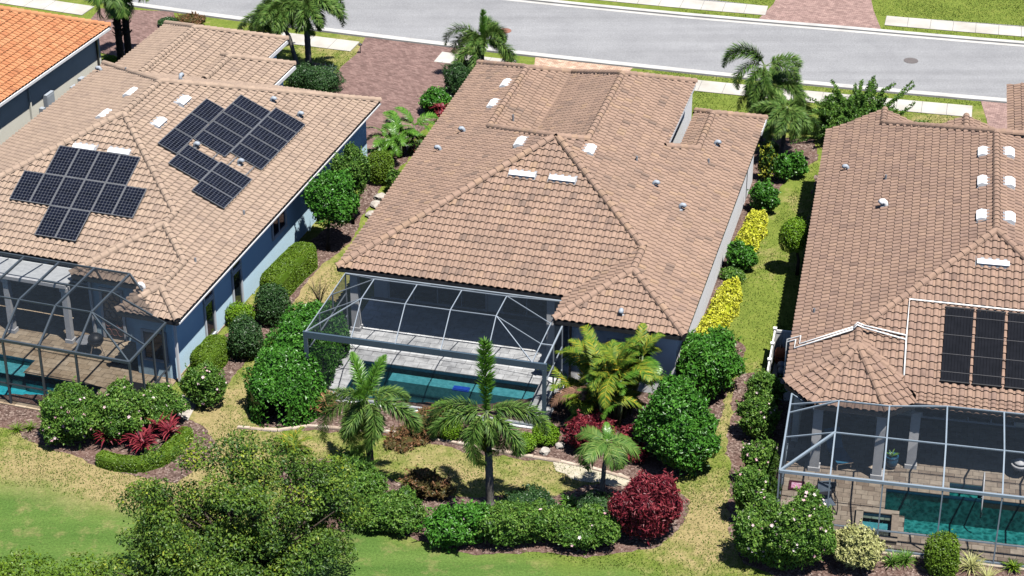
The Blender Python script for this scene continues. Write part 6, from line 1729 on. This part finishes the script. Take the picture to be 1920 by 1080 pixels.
# blue pot with a plant
q = prop('plant_pot', '3', 4.3, -.35, 'blue glazed pot with a small plant beside the lanai column', 'pot')
m = MB(); m.lathe([(.16,0),(.25,.2),(.27,.42),(.24,.5),(.27,.55),(.22,.55),(.2,.45)], n=16); m.build('pot', MAT['blue_glaze'], q, True)
rs = rosette('plant', None, (0,0,.5), 14, .35, .06, 'mid', 30, 80, 77); rs.parent = q; 
for k_ in ('label','category'):
    if k_ in rs: del rs[k_]
# pool handrail
hr = prop('pool_handrail', '3', 7.78, -1.9, 'tall white pool handrail over the step entry of the green teal pool', 'handrail')
m = MB(); m.tube([(0,.55,0),(0,.55,.85),(0,.48,.95),(0,.2,.9),(0,-.35,.35),(0,-.45,.0),(0,-.45,-.5)], .028, 8); m.build('rail', MAT['white'], hr, True)
m = MB(); m.tube([(.0,.2,.0),(.0,.2,.86)], .022, 8); m.build('post', MAT['bronze'], hr, True)
for y in (.55,.2): m = MB(); m.lathe([(.06,0),(.06,.015),(.03,.03)], (0,y,0), 10); m.build('flange', MAT['steel'], hr)
# white round fire bowl at the edge
fb = prop('fire_bowl', '3', 9.15, .05, 'white round bowl on a dark stand by the lanai at the right edge', 'bowl')
m = MB(); m.lathe([(.08,.30),(.25,.36),(.34,.5),(.35,.58),(.30,.58),(.24,.46)], n=18); m.build('bowl', MAT['white'], fb, True)
m = MB()
for a in range(4): m.bar((.2*math.cos(a*1.57),.2*math.sin(a*1.57),0),(.12*math.cos(a*1.57),.12*math.sin(a*1.57),.36),.03)
m.build('stand', MAT['bronze'], fb)
m = MB(); m.lathe([(.26,.6),(.24,.66),(.12,.74),(.03,.78)], n=16); m.build('lid', MAT['white'], fb, True)
# round grill and chair on the solar house deck
g_ = prop('kettle_grill', '1', 10.6, 1.2, 'black kettle grill on the brown deck of the solar house', 'grill')
m = MB(); m.lathe([(.05,.45),(.24,.52),(.33,.68),(.34,.76),(.30,.76)], n=16); m.build('bowl', MAT['black'], g_, True)
m = MB(); m.lathe([(.34,.77),(.30,.90),(.18,1.0),(.03,1.04)], n=16); m.build('lid', MAT['black'], g_, True)
m = MB(); m.tube([(-.06,0,1.04),(-.05,0,1.10),(.05,0,1.10),(.06,0,1.04)], .012, 6); m.build('handle', MAT['steel'], g_)
for a in range(3): m = MB(); m.bar((.36*math.cos(a*2.1),.36*math.sin(a*2.1),0),(.18*math.cos(a*2.1),.18*math.sin(a*2.1),.52),.025); m.build('leg', MAT['steel'], g_)
k_ = prop('side_table', '1', 9.95, 1.45, 'round glass-topped side table beside the kettle grill', 'table')
m = MB(); m.lathe([(.40,.46),(.42,.475),(.42,.49),(.05,.495)], n=18); m.build('table_top', MAT['lead'], k_)
for a in range(4): m = MB(); m.bar((.34*math.cos(a*1.57),.34*math.sin(a*1.57),0),(.25*math.cos(a*1.57),.25*math.sin(a*1.57),.46),.025); m.build('leg', MAT['bronze'], k_)
dm = prop('shadow_sheet', '1', 13.4, -1.2, 'dark sheet standing in for the wall shadow on the deck of the solar house', 'mat')  # no real mat, only a sheet standing in for the wall shadow
m = MB(); m.box(-.55,.55,-.9,.9,0,.018); m.box(-.5,.5,-.85,.85,.018,.024); m.build('pad', MAT['black'], dm)  # black sheet painting the wall shadow onto the deck
# blue float on the middle pool
fl = prop('pool_float', '2', 6.3, -3.1, 'small bright blue float on the dark teal pool', 'float', z=-.05)
m = MB(); m.box(-.35,.35,-.16,.16,0,.05); m.box(-.3,.3,-.12,.12,.05,.08); m.build('pad', plain('float_blue', (.02,.09,.55), None, 3, .5), fl)
# raised ledge wall at the end of the middle pool
lw = prop('pool_ledge', '2', 9.75, -4.15, 'pale stone ledge at the end of the dark teal pool', 'ledge')
m = MB(); m.box(-.22,-.02,-.9,.9,0,.22); m.box(.02,.24,-.9,.9,0,.20); m.build('slab', MAT['paver_grey'], lw)

# equipment screen: white vinyl panels beside the right house
sf = prop('vinyl_screen', '3', -.95, 3.5, 'white vinyl screen fence hiding the pool equipment beside the rosy roofed house', 'fence', z=0)
PY = (0, 1.3, 2.6, 3.85)
for y in PY:
    m = MB(); m.box(-.06,.06,y-.06,y+.06,0,1.25); m.box(-.08,.08,y-.08,y+.08,1.25,1.30); m.build('post', MAT['pvc'], sf)
for y0, y1 in zip(PY[:-1], PY[1:]):
    for z in (.12,1.14): m = MB(); m.box(-.03,.03,y0+.06,y1-.06,z-.06,z+.06); m.build('rail', MAT['pvc'], sf)
    for i in range(9):
        y = y0+.06 + (y1-y0-.12)*(i+.5)/9; m = MB(); m.box(-.012,.012,y-.058,y+.058,.18,1.08); m.build('slat', MAT['pvc'], sf)
for z in (.12,1.14): m = MB(); m.box(.06,.85,3.82,3.88,z-.06,z+.06); m.build('rail', MAT['pvc'], sf)
for i in range(6): m = MB(); x = .06+.79*(i+.5)/6; m.box(x-.062,x+.062,3.838,3.862,.18,1.08); m.build('slat', MAT['pvc'], sf)
pd = prop('equipment_pad', '3', -.4, 5.6, 'pale concrete pad under the pool equipment', 'pad', z=0)
m = MB(); m.box(-.45,.45,-1.9,1.7,0,.03); m.box(-.43,.43,-1.88,1.68,.03,.05); m.build('slab', MAT['concrete'], pd)
pf = prop('pool_filter', '3', -.6, 6.6, 'orange terracotta coloured tank behind the white vinyl screen', 'tank')
m = MB(); m.lathe([(.16,0),(.24,.08),(.25,.5),(.2,.66),(.06,.74)], n=14); m.build('tank', MAT['terracotta'], pf, True)
m = MB(); m.lathe([(.26,.34),(.265,.36),(.26,.38)], n=14); m.build('clamp', MAT['rust_metal'], pf)
m = MB(); m.lathe([(.05,.72),(.05,.85),(.02,.87)], n=8); m.build('valve', MAT['black'], pf)
pf2 = prop('coil_hose', '3', -.55, 7.05, 'red coiled hose beside the orange tank', 'hose')
m = MB(); m.tube([(.2*math.cos(a), .2*math.sin(a), .05+.02*a/6.28) for a in np.linspace(0, 25, 80)], .028, 6); m.build('coil', plain('hose_red', (.45,.06,.03), None, 5, .6), pf2, True)
pp = prop('pool_pump', '3', -.5, 5.75, 'grey-blue pool pump behind the white vinyl screen', 'pump')
m = MB(); m.tube([(0,-.35,.2),(0,-.1,.2),(0,.0,.2)], .13, 12); m.build('motor', MAT['pump'], pp, True)
m = MB(); m.lathe([(.17,.02),(.18,.34),(.14,.42),(.03,.44)], (0,.16,0), 14); m.build('strainer', MAT['pump'], pp, True)
m = MB(); m.box(-.12,.12,-.35,.3,0,.05); m.build('base', MAT['black'], pp)
# street side: small mailbox-like post light near the driveway
lp = empty('path_light', G(676, 100)); tag(lp, 'small dark path light at the corner of the plum driveway', 'path light')
m = MB(); m.lathe([(.02,0),(.02,.5)], n=6); m.build('stem', MAT['bronze'], lp)
m = MB(); m.lathe([(.03,.48),(.12,.5),(.10,.56),(.02,.62)], n=10); m.build('lamp_head', MAT['bronze'], lp)
# ================================================================== grass blades over the nearer lawns
def in_poly(X, Y, poly):
    ins = np.zeros(len(X), bool); n = len(poly)
    for i in range(n):
        (x0, y0), (x1, y1) = poly[i], poly[(i+1) % n]
        if y0 == y1: continue
        c = ((y0 > Y) != (y1 > Y)) & (X < (x1-x0)*(Y-y0)/(y1-y0)+x0); ins ^= c
    return ins
def grass():
    rng = np.random.default_rng(77)
    zones = [[(-60,780),(560,800),(1400,880),(1560,1100),(-60,1100)], [(1290,640),(1400,500),(1520,300),(1560,300),(1500,700),(1400,950),(1250,960)], [(400,800),(470,640),(560,560),(640,480),(660,480),(600,620),(450,830)], [(560,70),(700,80),(660,120),(580,170),(530,120)], [(1200,125),(1850,180),(1860,240),(1250,220)], [(1270,-5),(1930,-5),(1930,85),(1270,40)]]
    P = []
    for z in zones:
        w = np.array(pxs(z)); lo, hi = w.min(0), w.max(0); n = int((hi-lo).prod()*210); X = rng.uniform(lo[0], hi[0], n); Y = rng.uniform(lo[1], hi[1], n)
        ok = in_poly(X, Y, [tuple(q) for q in w]); P.append(np.stack([X[ok], Y[ok]], 1))
    P = np.vstack(P); X, Y = P[:, 0], P[:, 1]; keep = np.ones(len(P), bool)
    for b in BEDS.values(): keep &= ~in_poly(X, Y, pxs(b))
    for k, (x0, x1, y0, y1) in (('1', (0, 15, -3.5, 29)), ('2', (.2, 15.1, -5.5, 22)), ('3', (-.1, 15, -6.2, 24))):
        (ox, oy), p = FR[k]; c, s = math.cos(p), math.sin(p); lx, ly = c*(X-ox)+s*(Y-oy), -s*(X-ox)+c*(Y-oy)
        keep &= ~((lx > x0) & (lx < x1) & (ly > y0) & (ly < y1))
    ny = np.interp(X, SX, NY); fy = np.interp(X, SX, FY)
    keep &= (Y < ny-2.6) | ((Y < ny-.35) & (Y > ny-1.0)) | ((Y > fy+.35) & (Y < fy+1.1)) | (Y > fy+2.7)
    for d in DRIVES: keep &= ~in_poly(X, Y, d)
    # thinner where the turf is worn, and never on the mown fairway
    E = np.array([(G(*p).x, G(*p).y) for p in [(-300,880),(0,905),(120,925),(250,960),(420,1010),(690,985),(900,1035),(1100,1060),(1300,1090),(1500,1140),(2300,1200)]])
    keep &= Y > np.interp(X, E[:, 0], E[:, 1]) + .4*(vnoise(X, Y, 9)-.5)
    keep &= rng.random(len(P)) < 0.2 + .9*vnoise(X*.8, Y*.8, 21)
    X, Y = X[keep], Y[keep]; n = len(X)
    h = rng.uniform(.03, .085, n); a = rng.uniform(0, 2*np.pi, n); w = rng.uniform(.012, .03, n); l = rng.uniform(-.05, .05, (n, 2))
    A = np.stack([X+np.cos(a)*w, Y+np.sin(a)*w, np.full(n, .002)], 1); B_ = np.stack([X-np.cos(a)*w, Y-np.sin(a)*w, np.full(n, .002)], 1); C_ = np.stack([X+l[:, 0], Y+l[:, 1], h], 1)
    V = np.stack([A, B_, C_], 1).reshape(-1, 3); F = np.arange(3*n).reshape(n, 3)
    t = np.clip(rng.normal(.5, .2, n) + .5*(vnoise(X*.5, Y*.5, 1)-.5), 0, 1)
    m = leafmat('grass_blade', [(0, (.06, .12, .015)), (.6, (.13, .20, .028)), (.9, (.22, .26, .055)), (1, (.36, .34, .12))], .7, .15, .2)
    o = link(bpy.data.objects.new('grass', mesh_np('grass', V, F, m, np.repeat(t, 3)))); tag(o, 'short yellow-green grass blades of the lawns', 'grass', kind='stuff')
grass()
